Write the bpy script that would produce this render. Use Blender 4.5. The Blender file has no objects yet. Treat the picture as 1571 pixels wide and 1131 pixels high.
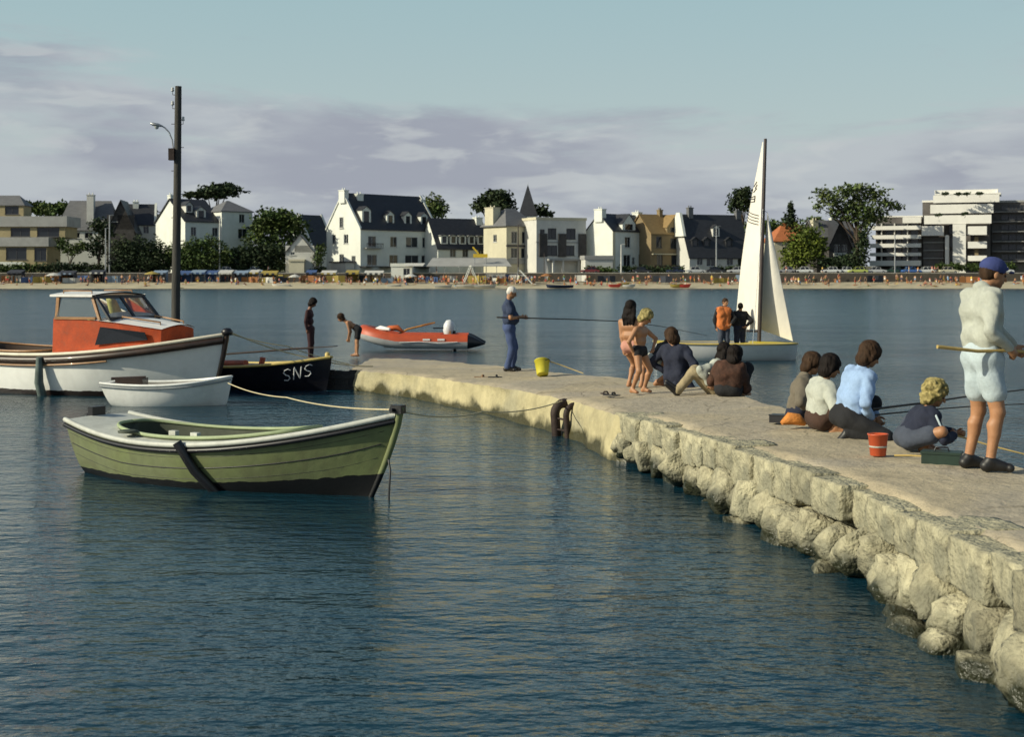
import bpy, math, random
import numpy as np
from mathutils import Vector, Matrix, noise as mnoise

scene = bpy.context.scene
COL = scene.collection
R = math.radians

# ---------------------------------------------------------------- camera, sky, sun, exposure
F, CX, HY, CZ = 2158.0, 785.5, 425.0, 2.3          # focal length in photo pixels, horizon row, eye height above the water
cam = bpy.data.cameras.new('camera')
cam_ob = bpy.data.objects.new('camera', cam)
COL.objects.link(cam_ob)
cam_ob.location = (0, 0, CZ)
cam_ob.rotation_euler = (R(90), 0, 0)
cam.sensor_width = 36.0
cam.lens = F / 1571.0 * 36.0
cam.shift_y = -(565.5 - HY) / 1571.0
cam.clip_start, cam.clip_end = 0.1, 20000
cam.dof.use_dof, cam.dof.focus_distance, cam.dof.aperture_fstop = True, 18.0, 4.0
scene.camera = cam_ob

SUN_EL, SUN_CAM = R(27), R(20)                       # elevation; turn of the sun from due left towards the camera
sun_vec = Vector((-math.cos(SUN_CAM) * math.cos(SUN_EL), -math.sin(SUN_CAM) * math.cos(SUN_EL), math.sin(SUN_EL)))
sl = bpy.data.lights.new('sun', 'SUN')
sl.energy, sl.angle, sl.color = 4.8, R(0.5), (1.0, 0.94, 0.73)
so = bpy.data.objects.new('sun', sl)
COL.objects.link(so)
so.rotation_euler = sun_vec.to_track_quat('Z', 'Y').to_euler()
so.location = (-40, -20, 60)

world = bpy.data.worlds.new('World')
scene.world = world
world.use_nodes = True
wn, wl = world.node_tree.nodes, world.node_tree.links
wn.clear()
def WN(t, **k):
    n = wn.new(t)
    for a, v in k.items(): setattr(n, a, v)
    return n
sky = WN('ShaderNodeTexSky', sky_type='NISHITA', sun_disc=False, sun_elevation=SUN_EL, air_density=1.3, dust_density=2.0, ozone_density=1.6)
sky.sun_rotation = math.atan2(sun_vec.x, sun_vec.y)
bg = WN('ShaderNodeBackground'); bg.inputs['Strength'].default_value = 0.089
wo = WN('ShaderNodeOutputWorld')
tc = WN('ShaderNodeTexCoord')
sep = WN('ShaderNodeSeparateXYZ'); wl.new(tc.outputs['Generated'], sep.inputs[0])
mp = WN('ShaderNodeMapping'); mp.inputs['Scale'].default_value = (1.0, 1.0, 5.0); mp.inputs['Location'].default_value = (.35, 0, .9)
wl.new(tc.outputs['Generated'], mp.inputs[0])
n1 = WN('ShaderNodeTexNoise'); n1.inputs['Scale'].default_value = 3.6; n1.inputs['Detail'].default_value = 9; n1.inputs['Roughness'].default_value = .62
n1.inputs['Distortion'].default_value = .35
wl.new(mp.outputs[0], n1.inputs['Vector'])
mp2 = WN('ShaderNodeMapping'); mp2.inputs['Scale'].default_value = (1.0, 1.0, 4.0); mp2.inputs['Location'].default_value = (3.3, 1.2, .7)
wl.new(tc.outputs['Generated'], mp2.inputs[0])
n2 = WN('ShaderNodeTexNoise'); n2.inputs['Scale'].default_value = 7.0; n2.inputs['Detail'].default_value = 6
wl.new(mp2.outputs[0], n2.inputs['Vector'])
def WM(op, a, b=None, clamp=False):
    m = WN('ShaderNodeMath', operation=op); m.use_clamp = clamp
    for i, v in enumerate((a, b)):
        if v is None: continue
        if isinstance(v, (int, float)): m.inputs[i].default_value = v
        else: wl.new(v, m.inputs[i])
    return m.outputs[0]
def WMIX(fac, a, b):
    m = WN('ShaderNodeMix', data_type='RGBA')
    if isinstance(fac, (int, float)): m.inputs[0].default_value = fac
    else: wl.new(fac, m.inputs[0])
    for s, v in ((6, a), (7, b)):
        if isinstance(v, tuple): m.inputs[s].default_value = (*v, 1)
        else: wl.new(v, m.inputs[s])
    return m.outputs[2]
# a bank of cloud lies all round the horizon and thins upwards; above it the sky clears to deep blue
def WR(v, a, b, c, d, smooth=True):
    n = WN('ShaderNodeMapRange'); n.interpolation_type = 'SMOOTHSTEP' if smooth else 'LINEAR'
    wl.new(v, n.inputs[0])
    for i, q in enumerate((a, b, c, d)): n.inputs[i + 1].default_value = q
    return n.outputs[0]
cov = WM('ADD', n1.outputs['Fac'], WR(sep.outputs[2], .02, .215, .29, -.15))
cover = WR(cov, .45, .66, 0, 1)
ccol = WMIX(WR(n2.outputs['Fac'], .36, .64, 0, 1), (3.7, 3.9, 4.7), (5.4, 5.8, 6.2))
n3 = WN('ShaderNodeTexNoise'); n3.inputs['Scale'].default_value = 16.0; n3.inputs['Detail'].default_value = 5; n3.inputs['Distortion'].default_value = .4
wl.new(mp2.outputs[0], n3.inputs['Vector'])
ccol = WMIX(WM('MULTIPLY', WR(n3.outputs['Fac'], .50, .66, 0, 1), .6), ccol, (6.3, 6.6, 6.7))
veil = WMIX(WR(sep.outputs[2], .22, .55, .80, .0), sky.outputs[0], WMIX(WR(sep.outputs[2], .04, .24, 0, 1), (5.8, 6.8, 6.9), (4.2, 6.2, 6.6)))
wl.new(WMIX(WM('MULTIPLY', cover, .88), veil, ccol), bg.inputs['Color'])
wl.new(bg.outputs[0], wo.inputs[0])

scene.view_settings.view_transform = 'Standard'
scene.view_settings.look = 'None'
scene.view_settings.exposure = 0.0
scene.view_settings.gamma = 1.0
scene.view_settings.use_curve_mapping = False
scene.render.engine = 'CYCLES'
scene.cycles.max_bounces = 6
scene.cycles.use_denoising = True

# ---------------------------------------------------------------- helpers
def P(px, py, d):
    "the point of the place seen at photo pixel (px, py) at distance d"
    return Vector(((px - CX) * d / F, d, CZ - (py - HY) * d / F))
def PX(px, d): return (px - CX) * d / F
def PZ(py, d): return CZ - (py - HY) * d / F

MATS = {}
def mat(name, col, rough=.65, var=.18, scale=2.0, bump=0.0, bscale=12.0, metal=0.0, col2=None, f2=.5, island=0.0, coat=0.0,
        weed=None, spec=.5, stretch=(1, 1, 1), streak=0.0, split=None, dirt=0.0, trans=0.0, cracks=0.0):
    """procedural material: base colour broken up by two noises, optional second colour, relief, per-piece variation"""
    if name in MATS: return MATS[name]
    m = bpy.data.materials.new(name); m.use_nodes = True
    nt = m.node_tree; N, L = nt.nodes, nt.links
    bs = N['Principled BSDF']
    bs.inputs['Roughness'].default_value = rough
    bs.inputs['Metallic'].default_value = metal
    bs.inputs['Specular IOR Level'].default_value = spec
    bs.inputs['Coat Weight'].default_value = coat
    t = N.new('ShaderNodeTexCoord')
    mpn = N.new('ShaderNodeMapping'); mpn.inputs['Scale'].default_value = stretch
    L.new(t.outputs['Object'], mpn.inputs[0])
    def nz(sc, det=4, vec=None, dist=0.):
        n = N.new('ShaderNodeTexNoise'); n.inputs['Scale'].default_value = sc; n.inputs['Detail'].default_value = det; n.inputs['Distortion'].default_value = dist
        L.new(vec if vec else mpn.outputs[0], n.inputs['Vector']); return n.outputs['Fac']
    def mix(fac, a, b, blend='MIX'):
        x = N.new('ShaderNodeMix'); x.data_type = 'RGBA'; x.blend_type = blend
        if isinstance(fac, float): x.inputs[0].default_value = fac
        else: L.new(fac, x.inputs[0])
        for s, v in ((6, a), (7, b)):
            if isinstance(v, tuple): x.inputs[s].default_value = (*v, 1)
            else: L.new(v, x.inputs[s])
        return x.outputs[2]
    def rng(v, a, b, c=0., d=1.):
        x = N.new('ShaderNodeMapRange'); L.new(v, x.inputs[0])
        for i, q in enumerate((a, b, c, d)): x.inputs[i + 1].default_value = q
        return x.outputs[0]
    def mth(op, a, b):
        x = N.new('ShaderNodeMath'); x.operation = op
        for i, v in enumerate((a, b)):
            if isinstance(v, (int, float)): x.inputs[i].default_value = v
            else: L.new(v, x.inputs[i])
        return x.outputs[0]
    lo = tuple(c * (1 - var) for c in col); hi = tuple(min(1, c * (1 + var)) for c in col)
    c = mix(rng(nz(scale), .3, .7), lo, hi)
    if col2: c = mix(rng(nz(scale * .43, 5, dist=.6), f2 - .07, f2 + .07), c, col2)
    fine = rng(nz(scale * 6.3, 3), .25, .75, 1 - var * .6, 1 + var * .6)
    v = N.new('ShaderNodeVectorMath'); v.operation = 'SCALE'; L.new(c, v.inputs[0]); L.new(fine, v.inputs['Scale']); c = v.outputs[0]
    if streak:
        mm = N.new('ShaderNodeMapping'); mm.inputs['Scale'].default_value = (1, 1, .08); L.new(t.outputs['Object'], mm.inputs[0])
        c = mix(rng(nz(scale * 2.2, 4, mm.outputs[0]), .52, .75, 0., streak), c, tuple(q * .45 for q in col))
    if dirt:
        c = mix(rng(nz(scale * 1.7, 6, dist=1.), .5, .8, 0., dirt), c, (.09, .075, .05))
    if split:      # a second paint below a line: (height, rise along x squared, colour, x centre)
        sx = N.new('ShaderNodeSeparateXYZ'); L.new(t.outputs['Object'], sx.inputs[0])
        dx = mth('MAXIMUM', mth('SUBTRACT', sx.outputs[0], split[3]), 0.0)
        lim = mth('ADD', mth('MULTIPLY', mth('MULTIPLY', dx, dx), split[1]), split[0])
        lim = mth('ADD', lim, rng(nz(5.), .3, .7, -.012, .012))
        c = mix(mth('LESS_THAN', sx.outputs[2], lim), c, split[2])
    if island:
        g = N.new('ShaderNodeNewGeometry')
        v = N.new('ShaderNodeVectorMath'); v.operation = 'SCALE'; L.new(c, v.inputs[0])
        L.new(rng(g.outputs['Random Per Island'], 0, 1, 1 - island, 1 + island), v.inputs['Scale']); c = v.outputs[0]
    if weed:       # (height above the water up to which wet weed grows, colour)
        g = N.new('ShaderNodeNewGeometry')
        sx = N.new('ShaderNodeSeparateXYZ'); L.new(g.outputs['Position'], sx.inputs[0])
        hz = mth('ADD', sx.outputs[2], rng(nz(1.6, 5, g.outputs['Position']), .3, .7, -.14, .14))
        w = rng(hz, weed[0] - .07, weed[0] + .05, 1., 0.)
        c = mix(w, c, weed[1])
        L.new(rng(w, 0, 1, rough, .35), bs.inputs['Roughness'])
    ck = None
    if cracks:
        vo = N.new('ShaderNodeTexVoronoi'); vo.feature = 'DISTANCE_TO_EDGE'; vo.inputs['Scale'].default_value = cracks; vo.inputs['Randomness'].default_value = .85
        wv = N.new('ShaderNodeVectorMath'); wv.operation = 'ADD'
        wn_ = N.new('ShaderNodeTexNoise'); wn_.inputs['Scale'].default_value = 3.0; L.new(t.outputs['Object'], wn_.inputs['Vector'])
        sc_ = N.new('ShaderNodeVectorMath'); sc_.operation = 'SCALE'; sc_.inputs['Scale'].default_value = .25; L.new(wn_.outputs['Color'], sc_.inputs[0])
        L.new(t.outputs['Object'], wv.inputs[0]); L.new(sc_.outputs[0], wv.inputs[1]); L.new(wv.outputs[0], vo.inputs['Vector'])
        ck = rng(vo.outputs['Distance'], .004, .022)
        c = mix(mth('MULTIPLY', mth('SUBTRACT', 1.0, ck), mth('MULTIPLY', rng(nz(.8), .4, .6), .75)), c, tuple(q * .38 for q in col))
    L.new(c, bs.inputs['Base Color'])
    if trans: bs.inputs['Transmission Weight'].default_value = trans
    if bump:
        b = N.new('ShaderNodeBump'); b.inputs['Strength'].default_value = 1.0; b.inputs['Distance'].default_value = bump
        L.new(mth('ADD', nz(bscale, 5), mth('MULTIPLY', nz(bscale * 4.1, 3), .35)), b.inputs['Height'])
        L.new(b.outputs[0], bs.inputs['Normal'])
    MATS[name] = m
    return m

def tag(o, label=None, cat=None, group=None, kind=None):
    if label: o['label'] = label
    if cat: o['category'] = cat
    if group: o['group'] = group
    if kind: o['kind'] = kind
    return o
def empty(name, loc=(0, 0, 0), rz=0.0, label=None, cat=None, group=None):
    o = bpy.data.objects.new(name, None); COL.objects.link(o)
    o.location = loc; o.rotation_euler = (0, 0, rz); o.empty_display_size = .2
    return tag(o, label, cat, group)
def link(name, me, parent=None, loc=None, rz=0.0):
    o = bpy.data.objects.new(name, me); COL.objects.link(o)
    if loc is not None: o.location = loc
    if rz: o.rotation_euler = (0, 0, rz)
    if parent: o.parent = parent
    return o
def copy_tree(o, parent=None):
    c = o.copy(); COL.objects.link(c); c.parent = parent
    for ch in list(o.children):
        copy_tree(ch, c)
    return c

class MB:
    "collects shapes; build() links them as one mesh object"
    def __init__(s): s.v, s.f, s.mi, s.sm = [], [], [], []
    def add(s, vs, fs, mi=0, smooth=False):
        o = len(s.v)
        s.v.extend([tuple(p) for p in vs]); s.f.extend([tuple(i + o for i in q) for q in fs])
        s.mi.extend([mi] * len(fs)); s.sm.extend([smooth] * len(fs)); return s
    def box(s, x0, x1, y0, y1, z0, z1, mi=0):
        vs = [(x, y, z) for x in (x0, x1) for y in (y0, y1) for z in (z0, z1)]
        return s.add(vs, [(0, 1, 3, 2), (4, 6, 7, 5), (0, 4, 5, 1), (2, 3, 7, 6), (0, 2, 6, 4), (1, 5, 7, 3)], mi)
    def obox(s, c, ux, uy, uz, mi=0):
        c, ux, uy, uz = map(Vector, (c, ux, uy, uz))
        vs = [c + ux * a + uy * b + uz * e for a in (-.5, .5) for b in (-.5, .5) for e in (-.5, .5)]
        return s.add(vs, [(0, 1, 3, 2), (4, 6, 7, 5), (0, 4, 5, 1), (2, 3, 7, 6), (0, 2, 6, 4), (1, 5, 7, 3)], mi)
    def prism(s, poly, axis_vec, mi=0):
        "a planar polygon swept along a vector"
        a = Vector(axis_vec); n = len(poly); p = [Vector(q) for q in poly]
        vs = p + [q + a for q in p]
        fs = [tuple(range(n - 1, -1, -1)), tuple(range(n, 2 * n))] + [(i, (i + 1) % n, n + (i + 1) % n, n + i) for i in range(n)]
        return s.add(vs, fs, mi)
    def tube(s, pts, r, n=8, mi=0, smooth=True, flat=1.0):
        pts = [Vector(p) for p in pts]; k = len(pts)
        rr = r if isinstance(r, (list, tuple)) else [r] * k
        vs = []; ref = Vector((0, 0, 1))
        for i, p in enumerate(pts):
            t = (pts[min(i + 1, k - 1)] - pts[max(i - 1, 0)]).normalized()
            if abs(t.dot(ref)) > .95: ref = Vector((0, 1, 0)) if abs(t.y) < .8 else Vector((1, 0, 0))
            a = t.cross(ref).normalized(); b = a.cross(t).normalized(); ref = b
            for j in range(n):
                g = 2 * math.pi * j / n
                vs.append(p + a * (math.cos(g) * rr[i]) + b * (math.sin(g) * rr[i] * flat))
        fs = [(i * n + j, i * n + (j + 1) % n, (i + 1) * n + (j + 1) % n, (i + 1) * n + j) for i in range(k - 1) for j in range(n)]
        s.add(vs, fs, mi, smooth)
        return s.add([vs[j] for j in range(n)] + [vs[(k - 1) * n + j] for j in range(n)], [tuple(range(n - 1, -1, -1)), tuple(range(n, 2 * n))], mi)
    def lathe(s, prof, c=(0, 0, 0), n=16, mi=0, smooth=True):
        c = Vector(c); k = len(prof); vs = []
        for r, z in prof:
            for j in range(n):
                g = 2 * math.pi * j / n; vs.append(c + Vector((r * math.cos(g), r * math.sin(g), z)))
        fs = [(i * n + j, i * n + (j + 1) % n, (i + 1) * n + (j + 1) % n, (i + 1) * n + j) for i in range(k - 1) for j in range(n)]
        return s.add(vs, fs, mi, smooth)
    def grid(s, rows, mi=0, smooth=True, close=False):
        n = len(rows[0]); vs = [p for r in rows for p in r]
        m = n if close else n - 1
        fs = [(i * n + j, i * n + (j + 1) % n, (i + 1) * n + (j + 1) % n, (i + 1) * n + j) for i in range(len(rows) - 1) for j in range(m)]
        return s.add(vs, fs, mi, smooth)
    def mesh(s, name, mats):
        me = bpy.data.meshes.new(name); me.from_pydata(s.v, [], s.f)
        for m in (mats if isinstance(mats, (list, tuple)) else [mats]): me.materials.append(m)
        me.polygons.foreach_set('material_index', s.mi); me.polygons.foreach_set('use_smooth', s.sm)
        me.update(); return me
    def build(s, name, mats, parent=None, loc=None, rz=0.0):
        return link(name, s.mesh(name, mats), parent, loc, rz)

# ---------------------------------------------------------------- the water
def water_material():
    m = bpy.data.materials.new('sea_water'); m.use_nodes = True
    N, L = m.node_tree.nodes, m.node_tree.links
    bs = N['Principled BSDF']
    bs.inputs['Roughness'].default_value = .06; bs.inputs['IOR'].default_value = 1.33
    bs.inputs['Specular Tint'].default_value = (.58, .80, .92, 1)
    g = N.new('ShaderNodeNewGeometry')
    def nz(scale, st, det, rot=0.):
        mp = N.new('ShaderNodeMapping'); mp.inputs['Scale'].default_value = st; mp.inputs['Rotation'].default_value = (0, 0, rot)
        L.new(g.outputs['Position'], mp.inputs[0])
        n = N.new('ShaderNodeTexNoise'); n.inputs['Scale'].default_value = scale; n.inputs['Detail'].default_value = det; n.inputs['Roughness'].default_value = .55
        L.new(mp.outputs[0], n.inputs['Vector']); return n.outputs['Fac']
    def mul(a, b):
        x = N.new('ShaderNodeMath'); x.operation = 'MULTIPLY'
        for i, v in enumerate((a, b)):
            if isinstance(v, (int, float)): x.inputs[i].default_value = v
            else: L.new(v, x.inputs[i])
        return x.outputs[0]
    def add(a, b):
        x = N.new('ShaderNodeMath'); x.operation = 'ADD'; L.new(a, x.inputs[0]); L.new(b, x.inputs[1]); return x.outputs[0]
    h = add(mul(nz(.42, (.5, 1.2, 1), 2, .14), .09), mul(nz(1.7, (.65, 1.25, 1), 3, .1), .085))
    h = add(h, mul(nz(4.9, (.7, 1.25, 1), 3, .06), .060))
    h = add(h, mul(nz(13., (.85, 1.2, 1), 3, -.1), .017))
    sx = N.new('ShaderNodeSeparateXYZ'); L.new(g.outputs['Position'], sx.inputs[0])
    mr = N.new('ShaderNodeMapRange'); L.new(sx.outputs[1], mr.inputs[0])
    for i, q in enumerate((8, 75, .08, .20)): mr.inputs[i + 1].default_value = q
    L.new(mr.outputs[0], bs.inputs['Roughness'])
    lee = N.new('ShaderNodeMapRange'); L.new(sx.outputs[1], lee.inputs[0])           # calmer in the lee of the jetty
    for i, q in enumerate((14, 60, .50, 1.2)): lee.inputs[i + 1].default_value = q
    pat = N.new('ShaderNodeMapRange'); L.new(nz(.16, (.6, 1.3, 1), 3, .2), pat.inputs[0])
    for i, q in enumerate((.35, .65, .72, 1.2)): pat.inputs[i + 1].default_value = q
    h = mul(mul(h, lee.outputs[0]), pat.outputs[0])
    b = N.new('ShaderNodeBump'); b.inputs['Strength'].default_value = 1.0; b.inputs['Distance'].default_value = 1.2
    L.new(h, b.inputs['Height']); L.new(b.outputs[0], bs.inputs['Normal'])
    c = N.new('ShaderNodeMix'); c.data_type = 'RGBA'
    c.inputs[6].default_value = (.004, .026, .050, 1); c.inputs[7].default_value = (.006, .036, .050, 1)
    L.new(nz(.25, (1, 1, 1), 4), c.inputs[0]); L.new(c.outputs[2], bs.inputs['Base Color'])
    return m
WATER = water_material()
wm = MB(); wm.add([(-900, -60, 0), (900, -60, 0), (900, 283, 0), (-900, 283, 0)], [(0, 1, 2, 3)])
tag(wm.build('sea_water', WATER), kind='structure')

# ---------------------------------------------------------------- land: beach, promenade, ground behind
SAND = mat('sand', (.42, .37, .25), .95, .14, .35, .03, 3.0)
ASPH = mat('asphalt', (.07, .068, .065), .9, .2, .6, .004, 30)
EARTH = mat('ground_grass', (.06, .075, .025), .95, .3, .12, .05, 1.5, col2=(.12, .10, .05))
rng_ = random.Random(5)
b = MB(); rows = []
for y, z in ((268, -1.2), (274, -.25), (278, .12), (282, .55), (287, 1.05), (291.2, 1.35)):
    rows.append([(x, y + 2.2 * math.sin(x * .031) + 1.1 * math.sin(x * .09 + 1) * (y < 285), z + .06 * math.sin(x * .23 + y)) for x in range(-420, 421, 6)])
b.grid(rows); tag(b.build('beach', SAND), kind='structure')
b = MB(); b.add([(-900, 291.7, 3.0), (900, 291.7, 3.0), (900, 299.5, 3.0), (-900, 299.5, 3.0)], [(0, 1, 2, 3)])
tag(b.build('promenade_road', ASPH), kind='structure')
b = MB(); rows = []
for y, z in ((299.5, 3.0), (299.6, 3.12), (320, 3.2), (360, 5.0), (480, 6.0), (900, 5.0), (6000, 4.0)):
    rows.append([(x, y, z) for x in (-6000, -900, -300, 0, 300, 900, 6000)])
b.grid(rows, smooth=False); tag(b.build('ground', EARTH), kind='structure')
# ---------------------------------------------------------------- the stone jetty
STONE = mat('jetty_stone', (.37, .34, .225), .95, .26, 3.5, .055, 8.0, col2=(.21, .20, .14), f2=.53, island=.3, weed=(.13, (.028, .030, .015)), dirt=.55)
WALLM = mat('jetty_render', (.43, .375, .215), .9, .16, 1.6, .03, 5.0, col2=(.33, .30, .19), f2=.56, weed=(.13, (.06, .055, .025)), streak=.35, dirt=.25)
DECKM = mat('jetty_deck', (.40, .335, .225), .92, .14, 1.3, .024, 9.0, col2=(.365, .315, .235), f2=.5, dirt=.26, cracks=1.25)
DARK_TIMBER = mat('dark_timber', (.012, .011, .012), .6, .3, 3, .01, 20)
IRON = mat('rusty_iron', (.035, .022, .018), .7, .4, 8, .004, 40, metal=.3)
SEC = [((3.3, -4, .70), (6.3, -4, .70)), ((3.0, 3, .70), (5.3, 4.5, .70)), ((2.82, 7.0, .69), (4.6, 10.2, .68)), ((2.76, 9.0, .68), (4.35, 11.6, .68)),
       ((2.58, 11, .67), (4.12, 13.2, .68)), ((2.2, 13.2, .66), (3.72, 14.9, .67)), ((1.78, 15.5, .63), (3.45, 17, .65)), ((1.4, 17.2, .6), (3.3, 19, .63)),
       ((.8, 20.4, .55), (2.8, 21.4, .62)), ((.15, 22.2, .53), (2.0, 23.7, .58)), ((-.45, 23.8, .5), (.95, 25.7, .53)), ((-1.1, 25.1, .48), (.2, 28.1, .47)),
       ((-1.8, 26.6, .46), (-1.25, 32.8, .3)), ((-2.6, 27.8, .44), (-2.6, 36.6, .16)), ((-3.3, 28.9, .42), (-3.9, 39.5, .02))]
ta = np.arange(len(SEC)); tt = np.linspace(0, len(SEC) - 1, 230)
def resm(side):
    a = np.array([s[side] for s in SEC], float)
    out = np.stack([np.interp(tt, ta, a[:, i]) for i in range(3)], 1)
    for _ in range(10):
        out[1:-1] = .5 * out[1:-1] + .25 * (out[:-2] + out[2:])
    return out
EL, ER = resm(0), resm(1)
def deck_z(x, y):
    "height of the deck near a point"
    i = int(np.argmin(np.minimum((EL[:, 0] - x) ** 2 + (EL[:, 1] - y) ** 2, (ER[:, 0] - x) ** 2 + (ER[:, 1] - y) ** 2)))
    return float(.5 * (EL[i, 2] + ER[i, 2]))
def nzv(p, s): return mnoise.noise(Vector(p) * s)
jetty = empty('stone_jetty', (0, 0, 0), 0, 'long low stone jetty curving out through the water with people on it', 'jetty')
wall, deck, far = [], [], []
for i in range(len(tt)):
    l, r = Vector(EL[i]), Vector(ER[i])
    cross = (r - l); w = Vector((cross.x, cross.y, 0)).normalized()
    tn = Vector(EL[min(i + 1, len(tt) - 1)]) - Vector(EL[max(i - 1, 0)]); nl = Vector((-tn.y, tn.x, 0)).normalized()
    if nl.dot(w) > 0: nl = -nl
    st = max(0.0, min(1.0, (17.6 - l.y) / .5))               # 1 where single stones face the wall
    inn = .16 * st
    wi = .45 * st
    wr = []
    for z, o in ((-.9, .16), (-.35, .10), (-.1, .06), (.05, .05), (.15, .035), (.25, .02), (.34, .01)):
        zz = z if z < .05 else .05 + (z - .05) * (l.z - .1) / .34
        p = l + nl * (o - wi); p.z = zz - .1 * st * (z > 0)
        k = nzv(p, 1.1) * .07 + nzv(p, 3.1) * .035 + nzv(p, 8.) * .012
        wr.append(p + nl * k)
    e0 = l + nl * (-.015 - inn); e0.z = l.z - .035 - .04 * st
    e0 += nl * (nzv(e0, 1.6) * .06 + nzv(e0, 5) * .025); e0.z += nzv(e0, 4.0) * .02
    wr.append(e0); wall.append(wr)
    dr = [e0]
    for k in range(1, 15):
        a0 = (.10 + inn) / max(.35, -nl.dot(w)) / cross.length
        f = a0 + (1 - a0) * (k - 1) / 13
        p = l.lerp(r, f)
        p.z = l.z + (r.z - l.z) * f + nzv(p, .9) * .028 + nzv(p, 3.3) * .012 + nzv(p, 9) * .004
        dr.append(p)
    deck.append(dr)
    f0 = dr[-1].copy(); f1 = r + w * (.06 + nzv(r, 2.) * .08); f1.z = r.z - .09; f2 = r + w * .14; f2.z = -.9
    far.append([f0, f1, f2])
b = MB(); b.grid(wall); b.build('jetty_wall', WALLM, jetty)
b = MB(); b.grid(deck); b.build('deck', DECKM, jetty)
b = MB(); b.grid(far); b.build('seaward_wall', WALLM, jetty)
b = MB(); b.grid([[Vector((p.x, p.y, -.9)) for p in deck[-1]], [p.copy() for p in deck[-1]]]); b.build('end_wall', WALLM, jetty)

def stone_mesh(seed, sx, sy, sz, sq=.55, amp=.12, n=6):
    cut = .74 if sq < .9 else 1.22
    rd = random.Random(seed); off = Vector((rd.uniform(-50, 50), rd.uniform(-50, 50), rd.uniform(-50, 50)))
    b = MB()
    cuts = [Vector((rd.gauss(0, 1), rd.gauss(0, 1), rd.gauss(0, 1))).normalized() for _ in range(5)]
    for ax in range(3):
        for sg in (-1, 1):
            rows = []
            for i in range(n + 1):
                row = []
                for j in range(n + 1):
                    u, v = -1 + 2 * i / n, -1 + 2 * j / n
                    q = [0, 0, 0]; q[ax] = sg; q[(ax + 1) % 3] = u * sg; q[(ax + 2) % 3] = v
                    c = Vector(q); sp = c.normalized()
                    p = c * (sq * .82) + sp * (1 - sq)
                    k = 1 + amp * (mnoise.noise(sp * 1.3 + off) * 1.2 + .6 * mnoise.noise(sp * 3.1 + off) + .4 * mnoise.noise(sp * 6.5 + off))
                    if sq > .9: k += .030 * mnoise.noise(Vector((p.x * 5, p.y * 5, p.z * .8)) + off) + .02 * mnoise.noise(p * 9 + off)
                    p = p * k
                    for cu in cuts:                       # split faces
                        e = p.dot(cu) - cut
                        if e > 0: p = p - cu * e * .8
                    row.append((p.x * sx / 2, p.y * sy / 2, p.z * sz / 2))
                rows.append(row)
            b.grid(rows)
    me = b.mesh('stone', STONE)
    import bmesh
    bm = bmesh.new(); bm.from_mesh(me); bmesh.ops.remove_doubles(bm, verts=bm.verts, dist=1e-5); bm.normal_update(); bm.to_mesh(me); bm.free()
    for p in me.polygons: p.use_smooth = True
    return me
# walk along the near edge, from where the single stones begin to beside the camera
seg = [Vector(EL[i]) for i in range(len(tt)) if EL[i][1] < 17.9][::-1]
cum = [0.0]
for a, c in zip(seg, seg[1:]): cum.append(cum[-1] + (c - a).length)
def along(s):
    k = max(0, min(len(seg) - 2, int(np.searchsorted(cum, s)) - 1))
    f = (s - cum[k]) / max(1e-6, cum[k + 1] - cum[k]); p = seg[k].lerp(seg[k + 1], f)
    t = (seg[k + 1] - seg[k]); t.z = 0; t.normalize()
    return p, t, Vector((t.y, -t.x, 0))                  # outward = towards the camera side water
rd = random.Random(17)
def put_stone(name, s, out, z, sx, sy, sz, sq, amp, n=6, tilt=.12):
    p, t, o = along(s)
    if o.x > 0: o = -o
    ob = link(name, stone_mesh(rd.randint(0, 99999), sx, sy, sz, sq, amp, n), jetty, p + o * out + Vector((0, 0, z - p.z)))
    ob.rotation_euler = (rd.uniform(-tilt, tilt), rd.uniform(-tilt, tilt), math.atan2(t.y, t.x) + rd.uniform(-tilt, tilt) * .7)
    return ob
s = .1
while s < 11.9:                                          # upper course: squared blocks, tops level with the deck
    near = s / 11.0
    w = rd.uniform(.28, .62) * (1 + .1 * near); h = rd.uniform(.26, .36); dpt = rd.uniform(.5, .62)
    p, t, o = along(s + w / 2)
    put_stone('block', s + w / 2, -.28 + rd.uniform(-.045, .045), p.z - h / 2 + rd.uniform(-.022, .012), w * 1.17, dpt * 1.1, h * 1.16, .95, .05, 11, .022)
    s += w * rd.uniform(.98, 1.06)
s = -.1
while s < 11.9:                                          # lower course: rough boulders that stand proud
    near = max(0., s / 11.0)
    w = rd.uniform(.22, .46) * (1 + .3 * near); h = rd.uniform(.32, .45) * (1 + .12 * near)
    put_stone('boulder', s + w / 2, -.22 + rd.uniform(-.05, .10), .17 + rd.uniform(-.05, .05), w * 1.2, rd.uniform(.55, .8), h * 1.15, rd.uniform(.4, .75), .2, 9, .18)
    s += w * rd.uniform(.94, 1.06)
s = 3.0
while s < 9.6:                                          # toe stones, half drowned
    near = s / 11.0
    w = rd.uniform(.24, .40) * (.7 + .55 * near)
    put_stone('boulder', s, .0 + rd.uniform(-.06, .10) + .06 * near, -.08 + rd.uniform(-.10, .04), w * 1.15, w * rd.uniform(.8, 1.1), w * .8, .35, .2, 8, .3)
    s += w * rd.uniform(1.1, 2.6)
for s, out, z, w in ((9.3, .06, -.03, .42), (9.9, .06, .0, .44), (8.5, .08, -.06, .34)):
    put_stone('boulder', s, out, z, w, w * .9, w * .75, .3, .15, 9, .3)
# dark timber facing at the outer corner
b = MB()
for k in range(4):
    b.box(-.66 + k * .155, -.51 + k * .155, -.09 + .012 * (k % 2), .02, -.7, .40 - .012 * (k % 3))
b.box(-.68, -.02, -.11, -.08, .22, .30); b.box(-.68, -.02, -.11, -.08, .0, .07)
b.build('timber_facing', DARK_TIMBER, jetty, (-3.12, 28.75, 0), R(-6))
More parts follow.
